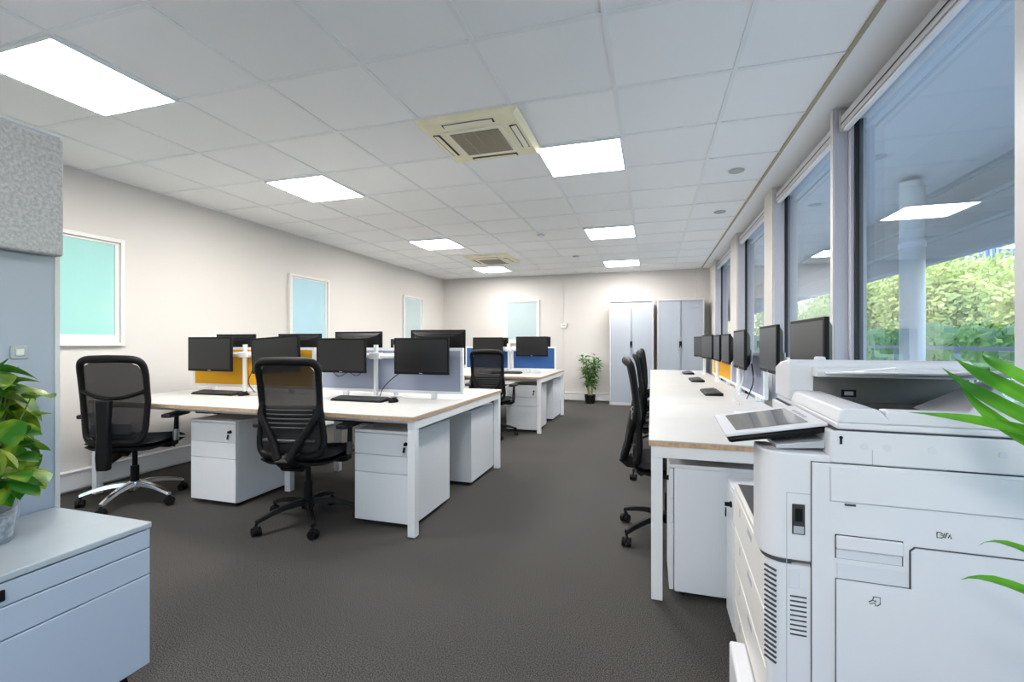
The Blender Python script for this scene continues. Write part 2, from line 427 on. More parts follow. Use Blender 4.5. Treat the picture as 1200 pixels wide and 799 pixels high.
t = thing('air_conditioner', 'x', 'air conditioner')
m = MB(); h = .335
prof = [(h, 0), (h, -.012), (h-.03, -.032), (.215, -.036)]
k = len(prof); vs = []
for hh, z in prof: vs += [(-hh, -hh, z), (hh, -hh, z), (hh, hh, z), (-hh, hh, z)]
fs = [(i*4+j, i*4+(j+1) % 4, (i+1)*4+(j+1) % 4, (i+1)*4+j) for i in range(k-1) for j in range(4)]
fs = [tuple(reversed(q)) for q in fs]
m._add(vs, fs); m._add([(-.215, -.215, -.036), (.215, -.215, -.036), (.215, .215, -.036), (-.215, .215, -.036)], [(3, 2, 1, 0)])
m.build('fascia', 'beige', t, smooth=False)
m = MB(); m.box(-.20, .20, -.20, .20, -.043, -.036); m.build('grille_frame', 'beige2', t, bevel=.003)
m = MB(); m.box(-.165, .165, -.165, .165, -.0445, -.0432, 1)
for i in range(23): yy = -.16+i*.32/22; m.box(-.165, .165, yy-.0035, yy+.0035, -.048, -.0445, 0)
for i in range(5): xx = -.16+i*.08; m.box(xx-.003, xx+.003, -.165, .165, -.0485, -.0445, 0)
m.build('intake_grille', ['grille', 'slot'], t)
for r in range(4):
    m = MB(); m.T = Matrix.Rotation(r*math.pi/2, 4, 'Z')
    m.box(-.17, .17, -.285, -.235, -.0365, -.033, 0)
    s_ = m.build('outlet_slot', 'slot', t, bevel=.002)
    m = MB(); m.T = Matrix.Rotation(r*math.pi/2, 4, 'Z'); m.obox((0, -.263, -.039), (.32, .034, .004), (R(-12), 0, 0)); m.build('louvre_flap', 'beige2', s_, bevel=.0015)
t.scale = (1, 1, 1)
P = Placer(t); G = 'ceiling cassette air conditioners'
P((-1.085, 2.91, CEIL), 0, 'yellowed square cassette air conditioner in the ceiling, large and near, centre of the picture', G)
o = P((-2.53, 7.25, CEIL), 0, 'smaller looking cassette air conditioner far back, in front of the rear ceiling panel', G); o.scale = (1.1, 1.1, 1)
t = thing('downlight', 'x', 'downlight')
m = MB(); m.lathe([(.040, -.004), (.044, -.008), (.056, -.006), (.060, 0.0)], 28, 0); m.build('trim_ring', 'steel', t)
m = MB(); m.lathe([(0.0, .001), (.040, -.003)], 24, 0); m.build('lamp', 'mfpg', t)
P = Placer(t)
P((.66, 4.09, CEIL), 0, 'small round recessed downlight nearer to the printer, above the window desk', 'recessed downlights')
P((.70, 5.33, CEIL), 0, 'small round recessed downlight farther along above the window desk', 'recessed downlights')
t = thing('smoke_detector', 'x', 'smoke detector')
MB().lathe([(0, -.034), (.030, -.034), (.042, -.022), (.050, -.012), (.052, 0)], 24).build('detector_body', 'white', t)
MB().lathe([(.034, -.0285), (.046, -.0185), (.0475, -.0165)], 24).build('vent_ring', 'groove', t)
P = Placer(t)
P((-1.35, 5.75, CEIL), 0, 'small white smoke detector left of the second aisle ceiling panel', 'ceiling detectors')
P((-1.15, 7.35, CEIL), 0, 'small white smoke detector right of the rear air conditioner', 'ceiling detectors')

t = thing('wall_sensor', 'small white thermostat with grey window on the back wall', 'thermostat', (-1.70, YB-.014, 1.52))
MB().box(-.065, .065, -.028, 0, -.045, .045).build('wall_mount', 'white', t, bevel=.006)
MB().box(-.025, .035, -.0305, -.0285, -.014, .014).build('display', 'grille', t)

# ------------------------------------------------------------------ desks
def bench(name, label, x0, x1, y0, y1, ends_y, split_x, loc=None, twin=True):
    """white bench with ply edges; legs as goalpost frames"""
    t = thing(name, label, 'desk')
    mid = (y0+y1)/2
    rows = [(y0, mid-.006), (mid+.006, y1)] if twin else [(y0, y1)]
    for ya, yb in rows:
        for i in range(len(split_x)-1):
            a, b = split_x[i]+.001, split_x[i+1]-.001
            tp = MB().box(a, b, ya, yb, .728, .735).build('tabletop', 'whitetop', t, bevel=.0015)
            MB().box(a, b, ya, yb, .708, .7275).build('ply_edge', 'ply', tp)
    return t
def goalpost(t, x, ya, yb, w=.05, horiz='y'):
    m = MB(); m.box(x, x+w, ya, yb, .655, .707); f = m.build('end_rail', 'white', t, bevel=.002)
    for y in (ya, yb-w):
        MB().box(x, x+w, y, y+w, .006, .6545).build('leg', 'white', t, bevel=.002)
        MB().box(x+.012, x+w-.012, y+.012, y+w-.012, 0, .006).build('levelling_foot', 'black', t)
XN = -1.35
def left_bench(label, ya, name='bench_desk'):
    yb = ya+1.68
    t = bench(name, label, XN-2.8, XN, ya, yb, None, [XN-2.8, XN-1.4, XN])
    goalpost(t, XN-.055, ya+.02, yb-.02); goalpost(t, XN-2.795, ya+.02, yb-.02)
    for y in (ya+.14, yb-.18):
        MB().box(XN-2.74, XN-.06, y, y+.03, .665, .70).build('crossbeam', 'white', t, bevel=.002)
    m = MB(); m.box(XN-1.43, XN-1.38, ya+.5, yb-.5, .66, .70); m.box(XN-1.43, XN-1.38, ya+.52, ya+.57, 0, .66); m.box(XN-1.43, XN-1.38, yb-.57, yb-.52, 0, .66)
    m.build('middle_frame', 'white', t, bevel=.002)
    m = MB(); m.box(XN-2.6, XN-1.5, ya+.71, ya+.81, .54, .555); m.box(XN-1.3, XN-.2, ya+.71, ya+.81, .54, .555)
    m.build('cable_tray', 'black', t)
    return t
left_bench('four-person white bench desk with ply edge, in front on the left, yellow and grey screens', 2.455)
left_bench('white bench desk farther back with blue divider screens', 5.74)
# bench along the windows: four places
t = thing('bench_desk', 'long white bench desk with ply edge running along the windows', 'desk')
DX0, DX1 = -.01, .79
for k in range(4):
    a, b = 2.195+1.4*k+.001, 2.195+1.4*(k+1)-.001
    tp = MB().box(DX0, DX1, a, b, .728, .735).build('tabletop', 'whitetop', t, bevel=.0015)
    MB().box(DX0, DX1, a, b, .708, .7275).build('ply_edge', 'ply', tp)
for y in (2.2, 4.97, 7.735):
    MB().box(DX0+.01, DX1-.01, y, y+.05, .655, .707).build('end_rail', 'white', t, bevel=.002)
    for x in (DX0+.01, DX1-.06):
        MB().box(x, x+.05, y, y+.05, .006, .6545).build('leg', 'white', t, bevel=.002)
        MB().box(x+.012, x+.038, y+.012, y+.038, 0, .006).build('levelling_foot', 'black', t)
for x in (DX0+.12, DX1-.15): MB().box(x, x+.03, 2.255, 7.73, .665, .70).build('crossbeam', 'white', t, bevel=.002)

# divider screens
def screen(label, length, mt, loc, rz, z0=.775, z1=1.135, grp=None):
    t = thing('desk_screen', label, 'divider screen', loc, rz, grp)
    L = length/2; f = .022
    m = MB(); m.box(-L, L, -.014, .014, z1-f, z1); m.box(-L, L, -.014, .014, z0, z0+f)
    m.box(-L, -L+f, -.014, .014, z0+f, z1-f); m.box(L-f, L, -.014, .014, z0+f, z1-f)
    m.build('frame', 'white', t, bevel=.002)
    MB().box(-L+f+.0005, L-f-.0005, -.010, .010, z0+f+.0005, z1-f-.0005).build('fabric_panel', mt, t)
    for s in (-1, 1): MB().box(s*(L-.25)-.02, s*(L-.25)+.02, -.016, .016, .7365, z0-.0005).build('clamp', 'white', t, bevel=.002)
    return t
yc = 2.455+.84
screen('yellow divider screen on the front bench, left half', 1.37, 'yellow', (XN-2.09, yc, 0), 0, grp='screens on the front bench')
screen('grey blue divider screen on the front bench, aisle half', 1.31, 'greyf', (XN-.69, yc, 0), 0, grp='screens on the front bench')
yf = 5.74+.84
screen('blue divider screen on the rear bench, nearest the aisle', .66, 'bluef', (XN-.30, yf, 0), 0, z1=1.115, grp='screens on the rear bench')
screen('blue divider screen on the rear bench, behind the black chair', .70, 'bluef', (XN-1.03, yf, 0), 0, z1=1.115, grp='screens on the rear bench')
screen('blue divider screen on the rear bench, far left by the wall', 1.36, 'bluef', (XN-2.1, yf, 0), 0, z1=1.115, grp='screens on the rear bench')
screen('grey divider screen standing along the window desk, nearer the printer', 1.38, 'greyf', (.772, 4.295, 0), 90, z1=1.10, grp='screens on the window desk')
screen('yellow divider screen standing along the window desk', 1.38, 'yellow', (.772, 5.695, 0), 90, z1=1.10, grp='screens on the window desk')

# ------------------------------------------------------------------ pedestals
def pedestal(label, w=.42, d=.56, h=.615, lock=True):
    """front faces -Y, origin on floor at the centre"""
    t = thing('drawer_pedestal', label, 'drawer unit')
    a = w/2; y0 = -d/2
    m = MB(); m.box(-a, a, y0+.022, d/2, .028, h-.018); m.build('carcass', 'ped', t, bevel=.003)
    MB().box(-a, a, y0, d/2, h-.0175, h).build('top_panel', 'ped', t, bevel=.004)
    zs = [(h-.155, h-.0205, 'lock'), (h-.27, h-.158, ''), (.034, h-.273, '')]
    for za, zb, k in zs:
        dr = MB().box(-a, a, y0, y0+.0195, za, zb).build('drawer', 'ped', t, bevel=.0025)
        if k:
            m = MB(); m.tube([(a-.045, y0-.007, zb-.055), (a-.045, y0+.001, zb-.055)], .012, 16); lk = m.build('lock', 'black', dr)
            m = MB(); m.box(a-.048, a-.042, y0-.026, y0-.0072, zb-.063, zb-.047, 0); m.obox((a-.047, y0-.022, zb-.088), (.014, .004, .034), (0, R(12), 0)); m.build('key', 'black', lk)
    for sx in (-1, 1):
        for sy in (-1, 1):
            m = MB(); m.cyl((sx*(a-.045)-.012, sy*(d/2-.06), .016), (sx*(a-.045)+.012, sy*(d/2-.06), .016), .016, 14)
            m.box(sx*(a-.045)-.008, sx*(a-.045)+.008, sy*(d/2-.06)-.01, sy*(d/2-.06)+.01, .016, .0278); m.build('castor', 'black', t)
    return t
P = Placer(pedestal('x')); G = 'white three-drawer pedestals'
P((-3.04, 2.85, 0), 0, 'white three-drawer pedestal under the front bench, between the two chairs', G)
P((-1.64, 2.86, 0), 0, 'white three-drawer pedestal at the front bench corner, beside the aisle leg', G)
P((-1.62, 3.80, 0), 180, 'white pedestal under the far side of the front bench, its side to the aisle', G)
P((-1.63, 6.12, 0), 0, 'white three-drawer pedestal under the rear bench by the black chair', G)
P((-1.62, 7.08, 0), 180, 'white pedestal under the far side of the rear bench', G)
t = pedestal('white pedestal under the near end of the window desk, side panel showing', w=.31); t.location = (.36, 2.415, 0); t.rotation_euler = (0, 0, R(-90)); t['group'] = G
t = pedestal('narrow white pedestal with a key in its lock, squeezed between printer and window desk', w=.18, d=.56, h=.60)
t.location = (.592, 2.085, 0); t.rotation_euler = (0, 0, R(-90))

# ------------------------------------------------------------------ chairs
def make_chair(style, label, base_turn=0):
    """faces +Y; origin on the floor under the column"""
    t = thing('office_chair', label, 'office chair')
    basem = 'chrome' if style == 'chrome' else 'black'
    m = MB()
    m.lathe([(.0, .16), (.036, .16), (.042, .14), (.040, .09), (.0, .088)], 20)
    for k in range(5):
        w = math.pi/2+R(base_turn)+2*math.pi*k/5; d = Vector((math.cos(w), math.sin(w), 0)); n = Vector((-d.y, d.x, 0))
        vs = []; K = 7
        for i in range(K):
            u = i/(K-1); r = .03+.29*u; z = .135-.052*u**1.3+.012*math.sin(u*math.pi); hw = .026-.009*u; hh = .018-.006*u
            p = d*r
            for sx, sz in ((-1, -1), (1, -1), (.7, 1), (-.7, 1)): q = p+n*(hw*sx); vs.append((q.x, q.y, z+hh*sz))
        fs = [(i*4+j, (i+1)*4+j, (i+1)*4+(j+1) % 4, i*4+(j+1) % 4) for i in range(K-1) for j in range(4)]+[(0, 1, 2, 3), tuple(reversed(range((K-1)*4, K*4)))]
        fs = [tuple(reversed(f)) for f in fs]
        m._add(vs, fs)
    m.build('base', basem, t, bevel=.004)
    for k in range(5):
        w = math.pi/2+R(base_turn)+2*math.pi*k/5; d = Vector((math.cos(w), math.sin(w), 0)); c = d*.315
        q = w+random.uniform(-1, 1)*.9; e = Vector((math.cos(q), math.sin(q), 0))
        m = MB()
        for s in (-1, 1): m.cyl(tuple(c+e*(s*.006)+Vector((0, 0, .027))), tuple(c+e*(s*.024)+Vector((0, 0, .027))), .027, 16)
        hood = [(c+Vector((-e.y, e.x, 0))*(.030*math.cos(a_))+Vector((0, 0, .029+.030*math.sin(a_)))) for a_ in [math.pi*i/8 for i in range(9)]]
        m.tube(hood, .007, 6); m.cyl(tuple(c+Vector((0, 0, .028))), tuple(c+Vector((0, 0, .075))), .008, 10)
        m.build('castor', 'black', t)
    m = MB(); m.cyl((0, 0, .1605), (0, 0, .27), .027, 18); m.cyl((0, 0, .27), (0, 0, .395), .017, 16); m.build('gas_lift', 'black', t)
    m = MB(); m.prism([(-.12, .40), (.14, .40), (.14, .425), (-.12, .425), (-.2, .40), (-.17, .375)], -.07, .07, 'x')
    m.tube([(.06, .05, .41), (.20, .05, .405), (.25, .05, .40)], [.006, .006, .009], 8)
    m.tube([(-.06, .02, .41), (-.19, .02, .402), (-.24, .02, .40)], [.006, .006, .009], 8)
    m.build('tilt_mechanism', 'black', t, bevel=.004)
    # seat cushion: rounded slab with waterfall front
    def seat(u, v, top):
        x = -1+2*u; y = -1+2*v
        # square to squircle
        k = 1/max(1e-6, (abs(x)**5+abs(y)**5)**(1/5)) if max(abs(x), abs(y)) > 1e-6 else 1
        rr = max(abs(x), abs(y)); sx, sy = x*k*rr, y*k*rr
        edge = max(0, (rr-.72)/.28)
        zc = .485-.014*(1-abs(x))*(1-abs(y)) + .012*abs(x)**2 - (.03*max(0, y-.5)**1.5*2)
        z = zc-.030*edge**2.2 if top else .405+.036*edge**2-.8*(.03*max(0, y-.5)**1.5*2)
        return (sx*.245, sy*.235+.03, z)
    m = MB(); N = 16
    m.grid(lambda u, v: seat(u, v, True), N, N); m.grid(lambda u, v: seat(1-u, v, False), N, N)
    me = m.build('seat', 'fabric', t, ang=80)
    wd = me.modifiers.new('weld', 'WELD'); wd.merge_threshold = .012
    # back geometry
    zt, zb = 1.055, .48
    def hwid(z):
        u = (z-zb)/(zt-zb); return (.188+.022*u+.012*math.sin(math.pi*u)) if style == 'chrome' else (.203+.012*math.cos(2*math.pi*(u-.12))-.006*u)
    def yb(x, z):
        u = max(0, (z-zb)/(zt-zb)); return -.215-.042*u**2+.015*math.sin(u*math.pi*.95)+.032*(abs(x)/.23)**2
    loop = []; n = 48
    for i in range(n):
        w = 2*math.pi*i/n; cx, cz = math.cos(w), math.sin(w); e = .24
        x = math.copysign(abs(cx)**e, cx); zz_ = math.copysign(abs(cz)**e, cz); z = (zt+zb)/2+zz_*(zt-zb)/2
        x *= hwid(z)
        if zz_ > 0: z += .012*(1-(x/.24)**2)
        loop.append((x, yb(x, z), z))
    radii = [.017+.006*max(0, math.sin(2*math.pi*i/n)) for i in range(n)]
    fr = MB().tube(loop, radii, 10, closed=True, up=(0, 1, 0), sx=1.15).build('backrest_frame', 'black', t, ang=80)
    def inner(u, v, z0, z1):
        z = z0+(z1-z0)*v
        # width of the loop at this height
        zz_ = (z-(zt+zb)/2)/((zt-zb)/2); q = max(0, 1-abs(zz_)**(1/.24))**.24
        x = (-1+2*u)*hwid(z)*q*.985; return (x, yb(x, z), z)
    netm = 'net'
    if style == 'chrome':
        MB().grid(lambda u, v: inner(u, v, .49, 1.05), 16, 16).build('backrest_mesh', 'net', t, solid=.002)
        # curved cross bar and central spine
        bar = [((-1+2*i/12)*hwid(.84)*.98, yb((-1+2*i/12)*.23, .84)-.012, .845-.055*(1-(-1+2*i/12)**2)+.0) for i in range(13)]
        m = MB(); m.tube(bar, .014, 8); m.build('cross_bar', 'black', t, ang=80)
        m = MB(); m.prism([(-.046, .785), (.046, .785), (.036, .56), (.044, .40), (.038, .31), (-.038, .31), (-.044, .40), (-.036, .56)], -.315, -.27, 'y')
        m.prism([(-.30, .34), (-.27, .34), (-.10, .385), (-.10, .42), (-.27, .40)], -.03, .03, 'x')
        m.build('spine', 'black', t, bevel=.01)
        m = MB(); m.box(-.13, .13, -.238, -.222, .54, .62); m.build('lumbar_pad', 'fabric', t, bevel=.01)
    else:
        MB().grid(lambda u, v: inner(u, v, .79, 1.06), 16, 10).build('backrest_mesh', 'net', t, solid=.002)
        MB().grid(lambda u, v: inner(u, v, .49, .79), 16, 10).build('lower_mesh', 'netd', t, solid=.002)
        for s in (-1, 1):
            pts = [(s*.035, -.27, .47), (s*.075, yb(.08, .56)-.035, .56), (s*.14, yb(.14, .66)-.03, .66), (s*.19, yb(.19, .74)-.02, .74), (s*hwid(.83)*.99, yb(.22, .83)-.005, .83)]
            MB().tube(pts, [.022, .02, .018, .017, .014], 8, sx=1.3, up=(0, 1, 0)).build('support_strut', 'black', t, ang=80)
        m = MB()
        for i in range(5):
            z = .655+i*.027; m.tube([((-1+2*k/8)*.15, yb((-1+2*k/8)*.15, z)-.012, z) for k in range(9)], .005, 6)
        m.tube([((-1+2*k/8)*.17, yb((-1+2*k/8)*.17, .575)-.014, .575) for k in range(9)], .012, 6)
        m.build('lumbar_bars', 'darkgrey', t, ang=80)
        m = MB(); m.prism([(-.30, .46), (-.25, .50), (-.22, .47), (-.10, .425), (-.10, .40), (-.25, .42)], -.045, .045, 'x'); m.build('back_bracket', 'black', t, bevel=.008)
    for s in (-1, 1):
        m = MB()
        m.tube([(s*.10, .0, .418), (s*.24, .0, .415), (s*.278, .0, .43)], [.014, .016, .018], 8)
        m.tube([(s*.283, .0, .425), (s*.288, .0, .50), (s*.288, .005, .63)], [.022, .020, .017], 10, sx=.8)
        a = m.build('armrest', 'black', t, ang=60)
        m = MB(); m.tube([(s*.286, .0, .455), (s*.288, .0, .535)], .024, 12, sx=.8); m.build('height_collar', 'steel' if style == 'chrome' else 'darkgrey', a)
        m = MB(); m.prism([(-.035, -.13), (.03, -.14), (.042, -.05), (.042, .09), (.02, .13), (-.025, .12), (-.042, .05), (-.042, -.08)], .632, .66, 'z')
        m.v = [v+Vector((s*.283, .02, 0)) for v in m.v]; m.build('arm_pad', 'blackm', a, bevel=.008)
    return t
chA = make_chair('chrome', 'black mesh chair with a chrome star base, by the left wall under the aqua panel', 180)
chA.location = (-3.66, 2.46, 0); chA.rotation_euler = (0, 0, R(22))
P = Placer(make_chair('black', 'x')); G = 'black mesh office chairs with black bases'
P((-2.165, 2.52, 0), 10, 'black mesh office chair, back to us, at the front bench between two pedestals', G)
P((-1.93, 5.50, 0), 4, 'black mesh chair at the rear bench in front of the blue screens', G)
P((.105, 2.95, 0), -90+4, 'black office chair tucked under the window desk, nearest of its row, base showing', G)
P((.12, 4.25, 0), -90-3, 'black chair second in the row tucked under the window desk', G)
P((.12, 5.60, 0), -90+2, 'black chair third in the row tucked under the window desk', G)
P((.12, 7.0, 0), -90, 'black chair farthest in the row tucked under the window desk, nearest the grey cupboards', G)

# ------------------------------------------------------------------ monitors, arms, keyboards
def make_monitor(w=.47, h=.285):
    """front faces -Y, origin at the middle of the back mounting plate height, bottom at -h/2"""
    t = thing('computer_monitor', 'x', 'monitor')
    a, b = w/2, h/2; z = .014; zz_ = .02
    m = MB(); m.box(-a, a, -.012, .006, -b, b)
    m.build('bezel', 'black', t, bevel=.003)
    MB().box(-a+z, a-z, -.0135, -.0125, -b+zz_, b-z).build('display', 'screen', t)
    m = MB(); vs = []
    for (aa, bb, y) in ((a-.012, b-.012, .0065), (a-.04, b-.035, .028), (a*.55, b*.6, .045)):
        vs += [(-aa, y, -bb), (aa, y, -bb), (aa, y, bb), (-aa, y, bb)]
    fs = [(i*4+j, i*4+(j+1) % 4, (i+1)*4+(j+1) % 4, (i+1)*4+j) for i in range(2) for j in range(4)]+[(8, 9, 10, 11), (3, 2, 1, 0)]
    m._add(vs, fs); m.build('rear_cover', 'black', t, bevel=.003)
    MB().box(-.05, .05, .0455, .056, -.05, .05).build('mount_plate', 'black', t, bevel=.002)
    MB().box(-.014, .014, -.0136, -.0122, -b+.006, -b+.012).build('badge', 'mfpg', t)
    return t
P = Placer(make_monitor())
def mon(loc, rz, label, group, roll=0, sc=1.0):
    o = P(loc, rz, label, group, rot=(Matrix.Rotation(R(rz), 3, 'Z') @ Matrix.Rotation(R(roll), 3, 'Y')).to_euler())
    o.scale = (sc, sc, sc); return o
def arm(loc, rz, label, xs, group, top=1.16, foot=.045):
    """post clamped at origin; short arms to monitors at local (x, y=-.12)"""
    t = thing('monitor_mount', label, 'monitor arm', loc, rz, group)
    m = MB(); m.cyl((0, 0, .748), (0, 0, top), .019, 18); m.build('post', 'white', t)
    MB().lathe([(.0, .7365), (foot, .7365), (foot, .744), (.024, .748), (0, .748)], 20).build('foot_plate', 'white', t)
    m = MB(); m.box(-.05, .05, -.028, .028, 1.045, 1.095); m.build('collar', 'white', t, bevel=.005)
    for x, yy in xs:
        s = 1 if x > 0 else -1
        m = MB(); e = (x-s*.06, yy+(.035 if foot > .04 else .013), 1.07)
        m.tube([(s*.025, 0, 1.07), (e[0]*.6, e[1]*(.4 if foot > .04 else .95), 1.07), e], [.021, .019, .018] if foot > .04 else [.012, .009, .009], 10); m.cyl((e[0], e[1], 1.045), (e[0], e[1], 1.095), .02 if foot > .04 else .012, 14)
        m.tube([e, (x-s*.02, yy+.009, 1.07)], .009, 8)
        m.build('arm', 'white', t, ang=50)
        MB().box(x-.05, x+.05, yy, yy+.008, 1.02, 1.12).build('wall_mount', 'white', t, bevel=.002)
    return t
Y1 = yc-.15   # display plane of near places
G = 'monitors on the front bench'
def pair(y_mid, side, px, xa, xb, la, lb, lp, g, ga, ra=0, rb=0, rolla=0, rollb=0, sc=1.0, za=1.075, zb=1.075, post_dy=.045):
    """two monitors on one post; side=-1: seats on the near (-Y) side"""
    rz = 0 if side < 0 else 180
    ym = y_mid+side*.16
    yp = y_mid+side*post_dy
    mon((xa, ym, za), rz+ra, la, g, rolla, sc); mon((xb, ym, zb), rz+rb, lb, g, rollb, sc)
    s = -side
    # local x of arm frame (rz=0 -> +x ; 180 -> -x)
    k = 1 if side < 0 else -1
    arm((px, yp, 0), rz, lp, [((xa-px)*k, -(abs(ym-yp)-.066)), ((xb-px)*k, -(abs(ym-yp)-.066))], ga)
GA = 'monitor arms on the benches'
pair(yc, -1, -3.47, -3.735, -3.02, 'black monitor leftmost on the front bench, before the yellow screen', 'black monitor hanging crooked beside it, before the yellow screen above the chair',
     'white monitor arm post in front of the yellow screen', G, GA, rollb=-3.5, sc=1.06)
pair(yc, -1, -2.13, -2.37, -1.66, 'black monitor before the grey screen, right of the near chair', 'black monitor nearest the aisle on the front bench',
     'white monitor arm post in front of the grey screen', G, GA, sc=.97)
G2 = 'monitors on the far side of the front bench'
pair(yc, 1, -3.42, -3.80, -3.06, 'monitor seen from behind over the yellow screen, left', 'monitor seen from behind over the yellow screen, right',
     'white monitor arm on the far side of the yellow screen', G2, GA, za=1.115, zb=1.115)
pair(yc, 1, -2.0, -2.44, -1.68, 'monitor seen from behind over the grey screen, left of the post', 'angled monitor seen from behind over the grey screen at the aisle end',
     'white monitor arm on the far side of the grey screen', G2, GA, za=1.13, zb=1.14, rb=6)
G3 = 'monitors on the rear bench'
pair(yf, -1, -2.02, -2.31, -1.64, 'black monitor before the blue screen, behind the black chair', 'black monitor before the blue screen at the aisle end of the rear bench',
     'white monitor arm between the two rear bench monitors', G3, GA, za=1.11, zb=1.12)
pair(yf, 1, -2.06, -2.33, -1.67, 'monitor back peeping out behind the left rear bench monitor', 'monitor back peeping out behind the aisle end rear bench monitor',
     'white monitor arm on the far side of the rear bench', G3, GA, za=1.11, zb=1.12)
pair(yf, -1, -3.35, -3.70, -3.02, 'rear bench monitor by the left wall, mostly hidden by the front bench', 'rear bench monitor half hidden behind the angled monitor of the front bench',
     'white monitor arm at the wall end of the rear bench', G3, GA, za=1.09, zb=1.09)
# window desk: facing the aisle (-X)
G4 = 'monitors on the window desk'
wl = [(.668, 2.335, -90, 'large grey looking monitor on the window desk, nearest, just behind the printer', 1.0, 1.14),
      (.664, 3.02, -91, 'dark monitor seen nearly edge on, second from the printer', .96, 1.14),
      (.660, 3.92, -90.5, 'monitor third from the printer with the black keyboard in front', 1.04, 1.125),
      (.672, 4.69, -90, 'monitor fourth from the printer, at the end of the grey screen', .96, 1.12),
      (.672, 5.29, -90, 'monitor fifth from the printer, at the near end of the yellow screen', .96, 1.12),
      (.65, 5.98, -82, 'monitor sixth from the printer, turned a little towards us', 1.0, 1.125),
      (.63, 6.68, -78, 'monitor farthest down the window desk, a thin sliver', .96, 1.12)]
for x, y, rz, l, sc, z in wl: mon((x, y, z), rz, l, G4, 0, sc)
for y, ds, l in [(2.70, (-.36, .32), 'white monitor arm on the window desk, behind the printer'),
                 (4.31, (-.39, .38), 'white monitor arm before the grey window desk screen'),
                 (5.63, (-.34, .35), 'white monitor arm before the yellow window desk screen'),
                 (6.95, (-.27,), 'white monitor arm farthest down the window desk')]:
    arm((.715, y, 0), -90, l, [(-d, .013) for d in ds], 'monitor arms on the window desk', top=1.14, foot=.034)

def make_keyboard():
    t = thing('keyboard', 'x', 'keyboard')
    m = MB(); m.prism([(-.07, 0), (.07, 0), (.07, .022), (.055, .024), (-.07, .010)], -.22, .22, 'x'); m.build('case', 'black', t, bevel=.003)
    m = MB(); tilt = math.atan2(.014, .125)
    for r in range(5):
        for k in range(21):
            m.obox((-.205+k*.0205, -.052+r*.0225, .0155+(r*.0225+.010)*.112), (.0205 if k in (14, 17) else .0165, .0175, .006), (tilt, 0, 0))
    m.obox((0, -.0075, .0135+.0325*.112), (.43, .112, .003), (tilt, 0, 0)); m.build('keys', 'darkgrey', t)
    return t
PK = Placer(make_keyboard())
def make_mouse():
    t = thing('computer_mouse', 'x', 'mouse')
    m = MB(); prof = []
    def f(u, v):
        a_ = 2*math.pi*u; e = math.sin(math.pi/2*(1-v)); rr = e
        return (.030*rr*math.cos(a_), .052*rr*math.sin(a_), .034*math.sqrt(max(0, 1-e*e*1.0))*(1-.25*math.sin(a_)*rr) + .001)
    m.grid(f, 24, 8); m._add([(.030*math.cos(2*math.pi*i/24), .052*math.sin(2*math.pi*i/24), .001) for i in range(24)], [tuple(reversed(range(24)))])
    m.build('shell', 'black', t, ang=80)
    MB().cyl((-.004, .028, .0285), (.004, .028, .0285), .007, 12).build('wheel', 'darkgrey', t)
    return t
PM = Placer(make_mouse())
GK = 'keyboards on the desks'; GM = 'mice on the desks'; DZ = .7357
for x, y, rz, l, mm in [(-3.55, 3.05, 0, 'black keyboard before the yellow screen on the front bench', (.29, 'black mouse beside the keyboard at the yellow screen')),
                        (-2.12, 3.03, 0, 'black keyboard before the grey screen on the front bench', (.29, 'black mouse beside the keyboard at the grey screen')),
                        (-1.98, 6.28, 0, 'black keyboard on the rear bench between the two monitors', None)]:
    PK((x, y, DZ), rz, l, GK)
    if mm: PM((x+mm[0], y-.01, DZ), rz, mm[1], GM)
for y, l in [(4.35, 'black keyboard on the window desk nearest the printer'), (5.72, 'black keyboard on the window desk before the yellow screen'),
             (7.0, 'black keyboard farthest away on the window desk')]:
    PK((.50, y, DZ), -90, l, GK)
t = thing('laptop', 'closed silver laptop lying on the window desk behind the printer screen', 'laptop', (.60, 2.95, DZ), -88)
MB().box(-.16, .16, -.11, .11, .003, .013).build('laptop_base', 'mfpg', t, bevel=.004)
MB().box(-.16, .16, -.11, .11, .0135, .020).build('lid', 'white', t, bevel=.003)
for sx in (-1, 1):
    for sy in (-1, 1): MB().cyl((sx*.14, sy*.09, 0), (sx*.14, sy*.09, .003), .008, 10).build('rubber_foot', 'black', t)
# loose cables
def cable(label, pts, r=.0035, mt='black'):
    P_ = [Vector(p) for p in pts]; out = []
    for i in range(len(P_)-1):
        p0, p1, p2, p3 = P_[max(i-1, 0)], P_[i], P_[i+1], P_[min(i+2, len(P_)-1)]
        for k in range(8):
            u = k/8; out.append(.5*((2*p1)+(p2-p0)*u+(2*p0-5*p1+4*p2-p3)*u*u+(3*p1-p0-3*p2+p3)*u**3))
    out.append(P_[-1])
    return tag(MB().tube(out, r, 6, mi=0).build('monitor_cable', mt, ang=80), label, 'cable', 'cables behind the monitors')
cable('black cable curving down from the arm before the yellow screen', [(-3.30, yc-.09, 1.02), (-3.38, yc-.06, .92), (-3.40, yc-.075, .82), (-3.33, yc-.07, .7395)])
cable('black cables hanging from the arm before the grey screen', [(-1.83, yc-.09, .97), (-1.96, yc-.06, .90), (-2.04, yc-.075, .82), (-2.07, yc-.09, .7395)])
cable('thin cable loop below the monitor right of the near chair', [(-2.52, yc-.10, .955), (-2.45, yc-.09, .90), (-2.36, yc-.09, .935), (-2.28, yc-.09, .91), (-2.20, yc-.10, .96)], .0028)
cable('white cable looping from the third monitor down to the window desk', [(.715, 4.10, 1.0), (.70, 4.05, .88), (.66, 4.0, .80), (.60, 3.85, .745), (.60, 3.6, .742)], .005, 'white')
cable('black cable dangling behind the third monitor on the window desk', [(.725, 3.85, 1.02), (.728, 3.80, .90), (.72, 3.88, .80), (.715, 3.98, .7395)], .004)

